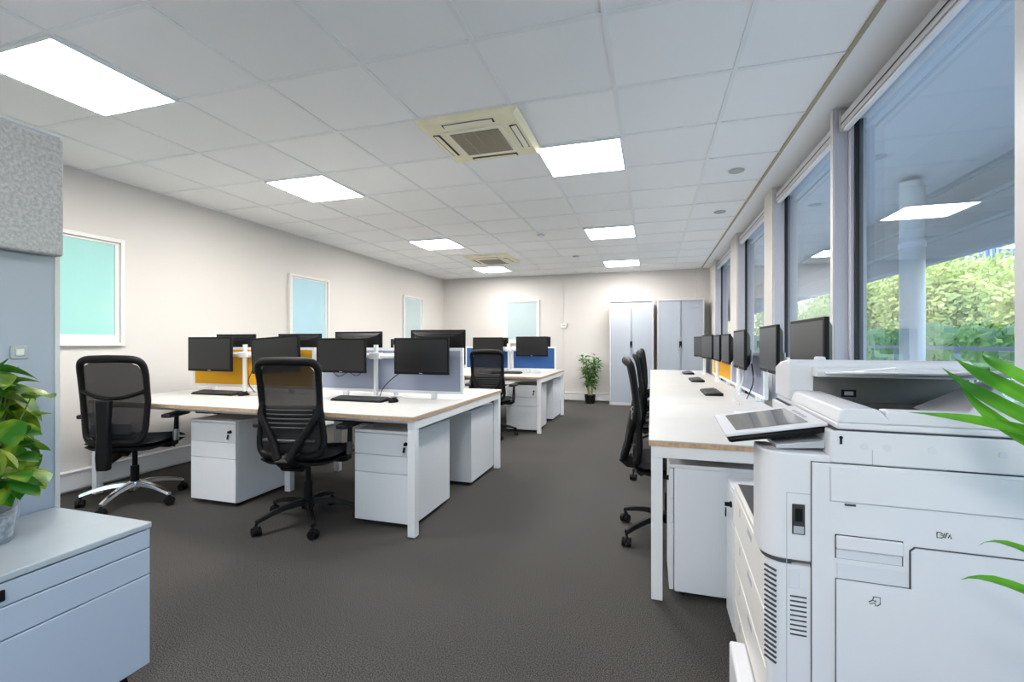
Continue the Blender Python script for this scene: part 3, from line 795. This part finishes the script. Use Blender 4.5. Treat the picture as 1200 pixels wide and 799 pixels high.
# ------------------------------------------------------------------ grey corner on the left
TX, TY = -2.16, 1.18
t = thing('storage_wall', 'tall grey blue storage wall on the left edge, behind the leafy plant', 'storage unit', (TX, TY, 0))
m = MB(); m.box(-.45, 0, -1.6, 0, 0, 1.925); m.build('carcass', 'greyblue', t, bevel=.002)
MB().box(-.45, .004, -1.6, .004, 1.9255, 1.96).build('top_rail', 'greyblue', t, bevel=.002)
MB().box(.0003, .003, -.012, .004, .0, 1.925).build('edge_strip', 'alul', t)
t = thing('acoustic_panel', 'grey felt panel hung on the upper part of the grey storage wall', 'acoustic panel', (TX, TY, 1.50))
MB().box(.002, .012, -1.55, -.035, .015, .43).build('mount_board', 'darkgrey', t)
MB().box(.0125, .055, -1.56, -.012, 0, .435).build('felt_face', 'feltg', t, bevel=.010, seg=3)
t = thing('light_switch', 'small square grey switch plate on the storage wall above the plant', 'switch', (TX+.0005, TY-.115, 1.145))
MB().box(0, .006, -.024, .024, -.024, .024).build('wall_plate', 'mfpg', t, bevel=.003)
MB().box(.0063, .009, -.012, .012, -.014, .014).build('rocker', 'steel', t, bevel=.002)
LX = -1.653
t = thing('drawer_chest', 'low grey blue steel drawer unit in the left foreground carrying the plant', 'drawer unit', (LX, TY-.02, 0))
MB().box(-.49, -.022, -1.1, 0, .075, .541).build('carcass', 'greyunit', t, bevel=.003)
MB().box(-.495, .004, -1.105, .004, .5415, .562).build('top_panel', 'greytop', t, bevel=.004)
for za, zb, lk in ((.475, .538, 1), (.385, .472, 0), (.077, .382, 0)):
    d_ = MB().box(-.0215, 0, -1.1, 0, za, zb).build('drawer', 'greyunit', t, bevel=.003)
    if lk:
        l_ = MB().box(.0005, .008, -.43, -.375, .492, .522).build('lock', 'black', d_, bevel=.002)
        MB().box(.0083, .012, -.41, -.395, .502, .512).build('keyhole_ring', 'steel', l_, bevel=.001)
for sx in (-.43, -.06):
    for sy in (-1.03, -.07):
        m = MB(); m.cyl((sx-.014, sy, .030), (sx+.014, sy, .030), .030, 16); m.box(sx-.018, sx+.018, sy-.02, sy+.02, .04, .0745); m.build('castor', 'black', t)

# leaves
def leaf(m, base, direc, up, L, W, droop=.3, fold=.25, heart=False, mi=0, n=8):
    b = Vector(base); d = Vector(direc).normalized(); u = Vector(up)
    s = d.cross(u).normalized(); u = s.cross(d).normalized(); rows = []
    for i in range(n+1):
        q = i/n
        if heart: wv = W*(math.sin(math.pi*min(1, q*.92+.08))**.75)*(1.15-.55*q)
        else: wv = W*(math.sin(math.pi*min(1, q*.93+.05))**.8)
        if i == n: wv = W*.02
        c = b+d*(L*q)-u*(droop*L*q*q)
        f = fold*wv
        rows.append((c-s*wv+u*f, c-s*wv*.5+u*f*.35, c, c+s*wv*.5+u*f*.35, c+s*wv+u*f))
    vs = [p for r in rows for p in r]
    fs = [(i*5+j, i*5+j+1, (i+1)*5+j+1, (i+1)*5+j) for i in range(n) for j in range(4)]
    m._add(vs, fs, mi)
# pothos in a clear pot
PX, PY, PZ = -1.96, .880, .5625
t = thing('potted_pothos', 'leafy green and yellow pothos in a clear glass pot on the low grey unit', 'potted plant', (PX, PY, PZ))
m = MB(); m.lathe([(0, .0), (.068, .0), (.075, .01), (.088, .15), (.092, .155), (.088, .158), (.083, .152), (.070, .014), (0, .012)], 32); m.build('glass_pot', 'potglass', t, ang=60)
m = MB(); m.lathe([(0, .014), (.066, .014), (.074, .085), (.04, .092), (0, .095)], 24); m.build('pebbles', 'pebble', t)
m = MB(); m.lathe([(.0, .097), (.06, .094), (.0765, .105), (.080, .140), (.05, .155), (0, .160)], 24); m.build('soil', 'soil', t)
rnd = random.Random(11); m = MB(); st = MB(); cnt = 0
while cnt < 170:
    az = rnd.uniform(0, 2*math.pi); el = rnd.uniform(.0, 1.0)
    rr = .02+.155*rnd.random()*(1-.5*el*el); z = .16+.355*el+rnd.uniform(-.03, .03)
    bp = Vector((rr*math.cos(az), rr*math.sin(az), z)); oz = az+rnd.uniform(-.7, .7)
    d = Vector((math.cos(oz), math.sin(oz), rnd.uniform(-1.1, .25)+.35*el)).normalized()
    L = rnd.uniform(.07, .12); tip = bp+d*L
    if min(tip.x, bp.x) < -.15 or max(tip.x*.42+tip.y*.9, bp.x*.42+bp.y*.9) > .155 or tip.z < .12: continue
    cnt += 1
    up = Vector((math.cos(oz)*.4+rnd.uniform(-.5, .5), math.sin(oz)*.4+rnd.uniform(-.5, .5), 1))
    leaf(m, bp, d, up, L, L*.40, rnd.uniform(.05, .35), rnd.uniform(.05, .3), True)
    a = Vector((rr*.2*math.cos(az), rr*.2*math.sin(az), .14)); st.tube([a, (a+bp)/2+Vector((0, 0, .03)), bp], [.003, .0025, .002], 5)
m.build('foliage', 'pothos', t, ang=80); st.build('stems', 'stem', t, ang=80)
# palm entering from the right, standing on the floor beside the printer
t = thing('potted_palm', 'green palm with long pointed leaves reaching in from the right before the printer', 'potted plant', (.80, .78, 0))
m = MB(); m.lathe([(0, 0), (.12, 0), (.125, .01), (.155, .27), (.162, .275), (.160, .285), (.148, .28), (.143, .25), (0, .25)], 32); m.build('plant_pot', 'pot', t, ang=50)
m = MB(); m.lathe([(0, .252), (.141, .252), (.10, .262), (0, .266)], 24); m.build('soil', 'soil', t)
m = MB(); m.tube([(0, 0, .26), (.02, -.02, .55), (.03, .01, .80), (.05, .03, .93)], [.028, .024, .02, .016], 10); m.tube([(.04, -.05, .26), (.06, -.05, .45), (.05, -.02, .63)], [.02, .017, .014], 10); m.build('trunk', 'cane', t, ang=80)
m = MB()
def arcleaf(m, p0, T, p2, W, up=(0, 0, 1), tt=.62, n=14, fold=.35, mi=0):
    """long pointed blade from p0 to p2 passing T"""
    p0, T, p2 = Vector(p0), Vector(T), Vector(p2); a, b, c_ = (1-tt)**2, 2*tt*(1-tt), tt*tt
    p1 = (T-p0*a-p2*c_)/b; rows = []
    for i in range(n+1):
        q = i/n; p = p0*(1-q)**2+p1*(2*q*(1-q))+p2*q*q; d = ((p1-p0)*(1-q)+(p2-p1)*q).normalized()
        s = d.cross(Vector(up)).normalized(); u = s.cross(d)
        wv = W*(.25+.75*math.sin(math.pi*min(1, q*.8+.1)))*(1 if q < .8 else max(.03, (1-q)/.2))
        rows.append((p-s*wv+u*wv*fold, p-s*wv*.5+u*wv*fold*.4, p, p+s*wv*.5+u*wv*fold*.4, p+s*wv+u*wv*fold))
    vs = [q for r in rows for q in r]
    m._add(vs, [(i*5+j, i*5+j+1, (i+1)*5+j+1, (i+1)*5+j) for i in range(n) for j in range(4)], mi)
O = Vector((.80, .78, 0)); B = (.05, .03, .92)
def pl(p): return Vector(p)-O
for T_, tip, W, up in [((.625, 1.03, 1.022), (.504, 1.144, 1.036), .017, (-.2, -.5, 1)), ((.62, 1.02, 1.048), (.574, 1.166, 1.128), .016, (-.5, -.3, 1)),
                       ((.61, 1.00, 1.085), (.566, 1.111, 1.150), .015, (-.6, -.4, .8)), ((.60, .985, 1.118), (.588, 1.07, 1.158), .011, (-.7, -.2, .7)),
                       ((.63, 1.03, 1.005), (.573, 1.113, 1.105), .015, (-.3, -.6, .9))]:
    arcleaf(m, B, pl(T_), pl(tip), W, up)
B2 = (.05, -.02, .62)
arcleaf(m, B2, pl((.63, 1.00, .815)), pl((.585, 1.075, .800)), .012, (-.1, -.1, 1)); arcleaf(m, B2, pl((.62, 1.00, .752)), pl((.55, 1.06, .739)), .013, (-.1, -.3, 1))
rnd = random.Random(5)
for i in range(9):                               # the rest of the crown, out of frame to the right
    az = rnd.uniform(-2.6, .5); L = rnd.uniform(.3, .45)
    b = Vector(B) if i < 6 else Vector(B2); e = b+Vector((math.cos(az)*L*.45, math.sin(az)*L, .12))
    e.x = min(e.x, .17)
    arcleaf(m, b, (b+e)/2+Vector((0, 0, .1)), e, .02)
m.build('fronds', 'palm', t, ang=80)

# bamboo-like plant by the back wall
t = thing('potted_bamboo', 'small green bushy plant in a black pot by the back wall, left of the cupboards', 'potted plant', (-1.13, 8.97, 0))
MB().lathe([(0, 0), (.085, 0), (.09, .01), (.108, .16), (.112, .165), (.108, .168), (.10, .15), (0, .15)], 28).build('plant_pot', 'pot', t, ang=50)
MB().lathe([(0, .151), (.099, .151), (.06, .158), (0, .16)], 20).build('soil', 'soil', t)
rnd = random.Random(3); st = MB(); m = MB()
for i in range(6):
    az = i*1.05; top = Vector((.15*math.cos(az), .12*math.sin(az), rnd.uniform(.72, .92))); b = Vector((.03*math.cos(az), .03*math.sin(az), .15))
    st.tube([b, b.lerp(top, .5)+Vector((0, 0, .02)), top], [.010, .008, .005], 8)
    for k in range(44):
        q = rnd.uniform(.25, 1.08); p = b.lerp(top, q); w = rnd.uniform(0, 6.28)
        leaf(m, p, (math.cos(w), math.sin(w), rnd.uniform(-.1, .9)), (0, 0, 1), rnd.uniform(.09, .16), .024, rnd.uniform(.2, .6), .3, n=6)
st.build('canes', 'cane', t, ang=80); m.build('foliage', 'bamboo', t, ang=80)

# ------------------------------------------------------------------ tambour cupboards at the back
def cupboard(label, x, key):
    t = thing('tambour_cupboard', label, 'cupboard', (x, 8.86, 0), 0, 'tall grey cupboards')
    w, h, d = .40, 1.965, .38
    m = MB(); m.box(-w, -w+.022, 0, d, .05, h-.03); m.box(w-.022, w, 0, d, .05, h-.03); m.box(-w+.022, w-.022, d-.015, d, .05, h-.03)
    m.build('carcass', 'alul', t, bevel=.002)
    MB().box(-w, w, -.004, d, h-.0295, h).build('top_panel', 'alul', t, bevel=.003)
    MB().box(-w, w, .01, d, 0, .0495).build('plinth', 'alul', t, bevel=.002)
    for s in (-1, 1):
        m = MB(); n = 18; prof = []
        x0, x1 = (-w+.023, -.002) if s < 0 else (.002, w-.023)
        for i in range(n):
            a = x0+(x1-x0)*i/n; b = x0+(x1-x0)*(i+1)/n; m.box(a, b-.0015, .012, .022, .0505, h-.0305)
        m.box(x0, x1, .022, .026, .0505, h-.0305)
        o = m.build('shutter', 'cupb', t)
        m = MB(); m.box(-.010 if s < 0 else .004, -.004 if s < 0 else .010, 0, .0118, .06, h-.04); m.build('pull_bar', 'cupb', o)
    hb = MB().box(-.022, .022, -.004, -.0005, 1.08, 1.20).build('handle', 'black', t, bevel=.006)
    MB().cyl((0, -.010, 1.105), (0, -.0045, 1.105), .010, 14).build('lock', 'steel', hb)
    if key: MB().box(-.006, .006, -.013, -.011, 1.02, 1.10).build('key', 'steel', hb)
cupboard('tall grey shutter cupboard on the left, beside the green plant at the back wall', -.355, False)
cupboard('tall grey shutter cupboard on the right, next to the window pier', .51, True)

# ------------------------------------------------------------------ photocopier
t = thing('photocopier', 'big white office photocopier in the right foreground with tilted touch screen', 'photocopier', (.285, 1.30, 0), -2.1)
D, Wd = .63, .66
m = MB(); m.box(.012, D, .022, Wd, .06, .610); m.build('lower_body', 'mfpw', t, bevel=.004)
MB().box(.0, D, .135, Wd, .6105, .632).build('output_tray_rim', 'mfpw', t, bevel=.003)
MB().box(.012, .33, .14, Wd-.01, .6323, .6345).build('output_tray', 'mfpd', t)
m = MB(); m.box(.335, D, .14, Wd, .6325, .888); m.build('rear_tower', 'mfp', t, bevel=.004)
for i, (za, zb) in enumerate(((.475, .607), (.335, .471), (.20, .331), (.065, .196))):         # paper drawers on the front
    d_ = MB().box(-.001, .0115, .03, Wd-.002, za, zb).build('paper_drawer', 'mfpw', t, bevel=.003)
    MB().box(-.0014, -.0008, .26, .34, zb-.040, zb-.020).build('grip_recess', 'mfpg', d_, bevel=.0002)
    MB().box(-.0016, -.0008, .50, .512, zb-.05, zb-.02).build('level_mark', 'mfpg', d_)
for sx in (.06, D-.08):
    for sy in (.06, Wd-.06):
        m = MB(); m.cyl((sx-.015, sy, .028), (sx+.015, sy, .028), .028, 16); m.box(sx-.02, sx+.02, sy-.02, sy+.02, .03, .0595); m.build('castor', 'black', t)
MB().box(-.052, -.0015, .10, .36, .004, .20).build('stabiliser_foot', 'mfp', t, bevel=.008)
# near side column with rounded front corner
def rounded(x0, x1, y0, y1, r, n=8):
    pts = [(x1, y0), (x1, y1), (x0, y1)]
    for i in range(n+1):
        a = math.pi+(math.pi/2)*i/n; pts.append((x0+r+r*math.cos(a), y0+r+r*math.sin(a)))
    return pts
z1 = .632
m = MB(); m.prism(rounded(-.016, .36, .0, .128, .052), z1+.0065, .905, 'z'); m.prism([(.36, .006), (D, .006), (D, .128), (.36, .128)], z1+.0065, .885, 'z')
m.build('corner_cover', 'mfp', t, bevel=.004, ang=50)
m = MB(); m.prism(rounded(-.004, .092, .0, .021, .018), .06, .627, 'z'); m.build('lower_corner_cover', 'mfp', t, ang=50)
m = MB(); m.prism(rounded(-.010, .05, .003, .10, .05), z1-.004, z1+.0062, 'z'); m.build('shadow_gap', 'groove', t)
# vents on the rounded corner and on the side strip
m = MB()
for i in range(19):
    z = .612-i*.0128; m.obox((.003, .0025, z), (.030, .004, .0042), (0, R(10), R(-40)))
vp = m.build('corner_vent', 'groove', t)
m = MB()
for i in range(9): m.box(.046, .082, -.0012, .0006, .548-i*.0118, .5515-i*.0118)
m.build('side_vent', 'groove', t)
# side strip with USB port
m = MB(); m.box(.038, .0395, -.0007, .001, .07, .806); m.box(.038, .090, -.0007, .001, .805, .8065); m.build('strip_seam', 'mfpg', t)
m = MB(); m.box(.050, .078, -.004, -.0008, .705, .780, 0); u = m.build('usb_port', 'mfpd', t, bevel=.003)
MB().box(.056, .072, -.0055, -.0041, .738, .770).build('usb_socket', 'black', u); MB().box(.053, .075, -.0052, -.0041, .708, .726).build('status_plate', 'mfpg', u)
m = MB(); m.box(.044, .066, -.0012, .0005, .570, .618); m.build('finger_notch', 'mfpg2', t, bevel=.003)
# big side cover
m = MB(); m.box(.0905, .0925, -.0022, .004, .07, .888); m.box(.0905, D, -.0022, .004, .8865, .8885); m.build('cover_gap', 'groove', t)
m = MB(); m.box(.0926, D, -.004, .0215, .06, .8863); m.build('side_cover', 'mfp', t, bevel=.002)
m = MB(); m.box(.1295, .131, -.0046, -.0038, .795, .878); m.box(.131, D-.02, -.0046, -.0038, .795, .7962); m.build('flap_seam', 'mfpg', t)
MB().box(.131, D-.02, -.0075, -.0041, .797, .880).build('bypass_flap', 'mfp', t, bevel=.002)
MB().box(.160, .182, -.0082, -.0041, .789, .793).build('catch_mark', 'groove', t)
# pull handle and the recesses
m = MB(); m.box(.140, .275, -.0052, -.0042, .660, .718); m.build('handle_outline', 'groove', t, bevel=.0004)
m = MB(); m.box(.1415, .2735, -.012, -.0053, .684, .7165); m.build('pull_handle', 'mfp', t, bevel=.005, seg=3)
m = MB(); m.box(.1425, .2725, -.0058, -.0053, .661, .683); m.build('handle_recess', 'mfpg2', t)  # flat plate; the shade under the handle is put into its darker grey
# lower door: L shaped plate with a notch for the hand
door = [(.142, .07), (D-.004, .07), (D-.004, .706), (.297, .706), (.289, .698), (.289, .611), (.142, .611)]
edge = [(.1405, .07), (D-.004, .07), (D-.004, .7085), (.296, .7085), (.2865, .699), (.2865, .612), (.1405, .612)]
m = MB(); m.prism(edge, -.0062, -.0042, 'y'); dg = m.build('door_gap', 'groove', t, smooth=False)
m = MB(); m.prism(door, -.0095, -.0063, 'y'); dd = m.build('side_door', 'mfp', t, smooth=False)
m = MB(); m.box(.145, .286, -.0052, -.0042, .614, .648); m.build('hand_recess', 'mfpg2', t, bevel=.002)  # flat as well, darker grey carries the shade of a hollow
# pictograms: hand with open cover, and hand with sheet
def glyph(strokes, cx, cz, y, s, name):
    m = MB()
    for st_ in strokes: m.tube([(cx+a*s, y, cz+b*s) for a, b in st_], .0011, 5)
    m.build(name, 'mfpd', t, ang=80)
glyph([[(-1, .5), (-.4, .5), (-.1, .2)], [(-1, .5), (-1, -.5), (-.3, -.5), (.1, -.2)], [(-.5, .1), (0, -.1), (.2, .4)], [(.2, -.5), (.5, .5), (.7, .5)], [(.7, -.4), (1, .3), (1.2, -.5)]], .350, .742, -.0045, .012, 'opening_symbol')
glyph([[(-.2, 1), (1, 1), (1, -.4), (.4, -.9)], [(-.2, 1), (-.3, .3), (-1, -.2), (-.8, -.6), (0, -.3), (.2, -.9)], [(-.3, .3), (.3, -.1), (.2, .3)]], .218, .571, -.0100, .011, 'sheet_symbol')
# scanner unit
m = MB(); m.prism(rounded(.13, D, -.004, Wd, .008), .8895, .966, 'z'); m.build('scanner_band', 'mfp', t, bevel=.003)
for x in (.20, .245, .33, .455, .53): MB().cyl((x, -.0052, .932), (x, -.0041, .932), .008, 16).build('screw_cap', 'mfpg2', t)
m = MB(); m.box(.150, .155, -.0058, -.0044, .935, .950); m.cyl((.1525, -.0058, .951), (.1525, -.0044, .951), .004, 10); m.build('key_slot', 'black', t)
m = MB(); m.box(.215, .2165, -.0048, -.0041, .89, .925); m.build('band_seam', 'mfpg', t)
MB().box(.14, D, .002, Wd, .9663, .9695).build('lid_gap', 'groove', t)
# document feeder: hollow tub, feed housing, raised tray
m = MB(); X0, X1 = .145, D; zt = 1.022
m.box(X0, X1, 0, Wd, .970, .985); 
def wedge(m, pts_bottom, pts_top): pass
m.prism([(X0, .985), (X0+.01, zt-.004), (X0+.03, zt), (X0+.085, zt-.002), (X0+.115, .985)], .0, .45, 'y')        # front rim
m.prism([(0, .985), (0, zt-.006), (.012, zt), (.045, zt-.004), (.075, .985)], X0+.10, X1, 'x')                   # near rim
m.box(X1-.05, X1, .03, .45, .985, zt)
m.build('feeder_tub', 'mfp', t, bevel=.004)
MB().box(X0+.116, X1-.051, .076, .449, .9853, .9885).build('document_output', 'traygrey', t)
MB().box(X0+.065, X1-.02, .437, .4495, .9887, 1.068).build('feed_slot_wall', 'traygrey', t)
m = MB(); m.box(.285, .325, .4345, .4365, 1.005, 1.028, 0); m.box(.293, .317, .4335, .4344, 1.0105, 1.0225, 1); m.build('exit_sensor', ['black', 'mfpg'], t)
m = MB(); m.prism([(.45, .985), (.45, 1.112), (.47, 1.122), (.575, 1.112), (Wd, 1.09), (Wd, .985)], X0-.005, X1, 'x'); m.build('feeder_housing', 'mfp', t, bevel=.006)
m = MB(); m.prism([(.449, 1.070), (.449, 1.098), (.395, 1.098), (.385, 1.088), (.39, 1.070)], X0+.06, X1-.01, 'x'); m.build('feeder_lip', 'mfp', t, bevel=.003)
m = MB(); m.prism([(.384, 1.079), (.384, 1.086), (.08, 1.108), (.07, 1.104), (.08, 1.100)], X0+.08, .40, 'x'); m.build('input_tray', 'mfp', t, bevel=.003)
m = MB(); m.prism([(.384, 1.076), (.384, 1.085), (-.01, 1.117), (-.02, 1.112), (-.01, 1.107)], .402, X1-.005, 'x'); m.build('input_tray', 'mfpg', t, bevel=.003)
m = MB(); m.prism([(.10, 1.112), (.10, 1.118), (.37, 1.093), (.37, 1.088)], .30, .312, 'x'); m.build('paper_guide', 'mfp', t, bevel=.002)
m = MB(); m._add([(.43, .10, .989), (.55, .10, .989), (.53, .16, 1.075), (.43, .34, .989), (.55, .34, .989), (.54, .26, 1.075)], [(0, 1, 2), (5, 4, 3), (1, 4, 5, 2), (3, 0, 2, 5), (0, 3, 4, 1)])
m.build('tray_wing', 'mfp', t, bevel=.003)
m = MB(); m.box(X0+.10, X0+.13, .55, .585, 1.1125, 1.13); m.build('hinge_cover', 'mfp', t, bevel=.006)
# touch screen on its bracket
m = MB(); m.prism([(.13, .915), (.13, .935), (.02, .918), (.02, .906)], .03, .30, 'y'); m.build('panel_bracket', 'mfpg', t, bevel=.003)
tilt = math.atan2(.042, .225)
pm = Matrix.Translation((.024, .20, .953)) @ Matrix.Rotation(-tilt, 4, 'Y')
m = MB(); m.T = pm; m.box(-.118, .112, -.165, .165, -.020, -.003); m.build('panel_back', 'black', t, bevel=.008)
m = MB(); m.T = pm; m.box(-.122, .115, -.168, .168, -.0028, .006); pb = m.build('touch_panel', 'mfp', t, bevel=.003)
m = MB(); m.T = pm; m.box(-.092, .080, -.135, .125, .0062, .0072); m.build('display', 'lcd', pb)
m = MB(); m.T = pm
for k in range(5): m.box(.086, .096, -.06+k*.03, -.045+k*.03, .0062, .0075)
m.build('panel_button', 'mfpg', pb)

# ------------------------------------------------------------------ outside
struct(MB().box(XW+.21, 40, -25, 45, -.4, -.05).build('ground', 'paving', smooth=False))
LX0 = 3.35
t = thing('louvre_canopy', 'grey overhanging canopy with horizontal louvre blades seen through the windows', 'canopy', (LX0, 10, 0))
m = MB()
for i in range(5): m.obox((.0, 0, 2.30+i*.262), (.03, 34, .315), (0, R(-32), 0))
[m.obox((-.085, 0, 2.15+i*.262), (.05, 34, .035)) for i in range(5)]
m.build('louvre_blades', 'canopy', t)
MB().box(-2.05, .02, -17, 17, 3.05, 3.2).build('canopy_soffit', 'soffit', t)
m = MB()
for k in range(9): m.box(-.09, -.05, -16.5+k*3.9, -16.4+k*3.9, 2.16, 3.05)
m.build('louvre_rail', 'canopy', t)
t = thing('outside_column', 'pale round column outside the nearest window under the canopy', 'column', (2.85, 6.35, -.05))
MB().lathe([(0, 0), (.15, 0), (.15, .04), (.115, .06), (.115, 3.05), (.0, 3.05)], 28).build('shaft', 'extcol', t); 
MB().lathe([(.117, 2.3), (.126, 2.3), (.126, 2.36), (.117, 2.36)], 28).build('collar_ring', 'alu', t)
t = thing('guard_rail', 'grey guard rail outside, low across the nearest window', 'railing', (3.6, 10, -.05))
MB().box(-.02, .02, -16.5, 16.5, 1.13, 1.18).build('top_rail', 'canopy', t, bevel=.004)
for z in (.3, .58, .86): MB().box(-.01, .01, -16.5, 16.5, z, z+.02).build('wire_rail', 'canopy', t)
for k in range(23): MB().box(-.02, .02, -16.5+k*1.5-.02, -16.5+k*1.5+.02, 0, 1.1295).build('post', 'canopy', t, bevel=.003)
def leafmass(boxes, n, size, seed):
    """leaf blades scattered through ellipsoids (x,y,z,rx,ry,rz)"""
    r = random.Random(seed); m = MB(); vol = [b[3]*b[4]*b[5] for b in boxes]
    for b, v in zip(boxes, vol):
        for i in range(int(n*v/sum(vol))):
            while True:
                p = Vector((r.uniform(-1, 1), r.uniform(-1, 1), r.uniform(-1, 1)))
                if .35 < p.length < 1: break
            c = Vector((b[0]+p.x*b[3], b[1]+p.y*b[4], b[2]+p.z*b[5]))
            d = Vector((r.uniform(-1, 1), r.uniform(-1, 1), r.uniform(-1, 1))).normalized(); s = d.orthogonal().normalized()*size*.35; d = d*size*r.uniform(.7, 1.3)
            m._add([c-d*.5, c+s, c+d*.5, c-s], [(0, 1, 2, 3)])
    return m
r = random.Random(2)
t = thing('hedge', 'clipped dark green hedge outside beyond the guard rail', 'hedge', (6.6, 16, -.05))
MB().grid(lambda u, v: ((v-.5)*1.1, -20+40*u, (1.6+.08*math.sin(u*60)+.05*math.sin(u*173))*math.sin(math.pi*min(max(v, .02), .98))**.35), 120, 10).build('hedge_body', 'hedge', t, smooth=False)
b = [(0, -19.5+i*1.0, .92, .75, .8, .85) for i in range(40)]
leafmass(b, 14000, .13, 4).build('foliage', 'hedge', t, smooth=False)
for i, (x, y, h, rr, lab) in enumerate([(9.6, 14.6, 4.3, 1.45, 'yellow green shrub outside at the right edge of the nearest window'), (9.4, 17.8, 4.0, 1.5, 'yellow green shrub outside in the middle of the nearest window'),
        (9.8, 21.2, 4.6, 1.6, 'yellow green shrub outside just right of the round column'), (9.6, 24.8, 4.8, 1.7, 'yellow green shrub outside behind the round column'), (10.0, 28.8, 5.2, 1.9, 'yellow green shrub outside left of the round column'),
        (13.6, 19.0, 4.3, 1.9, 'paler tree outside behind the shrubs of the nearest window'), (14.2, 26.5, 6.0, 2.2, 'taller paler tree outside behind the round column'), (10.5, 34.5, 5.6, 2.4, 'far tree outside seen through the second window'),
        (10.5, 42.5, 6.0, 2.6, 'farthest tree outside along the building'), (10.4, 10.6, 3.6, 1.6, 'shrub outside hidden behind the window frame on the right')]):
    t = thing('shrub', lab, 'shrub', (x, y, -.05), 0, 'shrubs outside')
    MB().tube([(0, 0, 0), (.05, .03, h*.4), (0, 0, h*.75)], [.10, .08, .03], 8).build('stem', 'bark', t)
    bb = [(r.uniform(-.4, .4)*rr, r.uniform(-.4, .4)*rr, h*.52+r.uniform(-.28, .28)*h*.7, rr*.6, rr*.6, h*.30) for _ in range(8)]
    leafmass(bb, 8500, .17, 20+i).build('foliage', 'shrub', t, smooth=False)
t = thing('outside_building', 'distant pale building with blue window strips behind the shrubs', 'building', (36, 62, -.05), kind='thing')
MB().box(-4, 4, -16, 40, 0, 12.5).build('facade', 'bldg', t, smooth=False)
m = MB()
for k in range(60): m.box(-4.06, -4.001, -15.6+k*.9, -15.15+k*.9, 6.5, 12.0)
m.build('window_band', 'bldgw', t, smooth=False)

# ------------------------------------------------------------------ light, camera
W = bpy.data.worlds.new('World'); SC.world = W; W.use_nodes = True
nt = W.node_tree; bg = nt.nodes['Background']
sky = nt.nodes.new('ShaderNodeTexSky'); sky.sky_type = 'NISHITA'; sky.sun_disc = False; sky.sun_elevation = R(38); sky.sun_rotation = R(60)
sky.air_density = 1.2; sky.dust_density = 1.2
nt.links.new(sky.outputs['Color'], bg.inputs['Color']); bg.inputs['Strength'].default_value = 1.1
sd = bpy.data.lights.new('sun', 'SUN'); sd.energy = 7.0; sd.angle = R(12); sd.color = (1, .95, .85)
so = bpy.data.objects.new('sun', sd); COL.objects.link(so); so.rotation_euler = Euler((R(42), 0, R(-50)))
cam = bpy.data.cameras.new('camera'); co = bpy.data.objects.new('camera', cam); COL.objects.link(co)
cam.sensor_width = 36; cam.lens = 540/1200*36; cam.clip_start = .02; cam.clip_end = 200
cam.shift_y = 1.5/1200
co.location = (0, 0, CH); co.rotation_euler = (R(90), 0, math.atan(163/540))
SC.camera = co
v = SC.view_settings; v.view_transform = 'Standard'; v.look = 'None'; v.exposure = 0.0; v.gamma = 1; v.use_curve_mapping = False
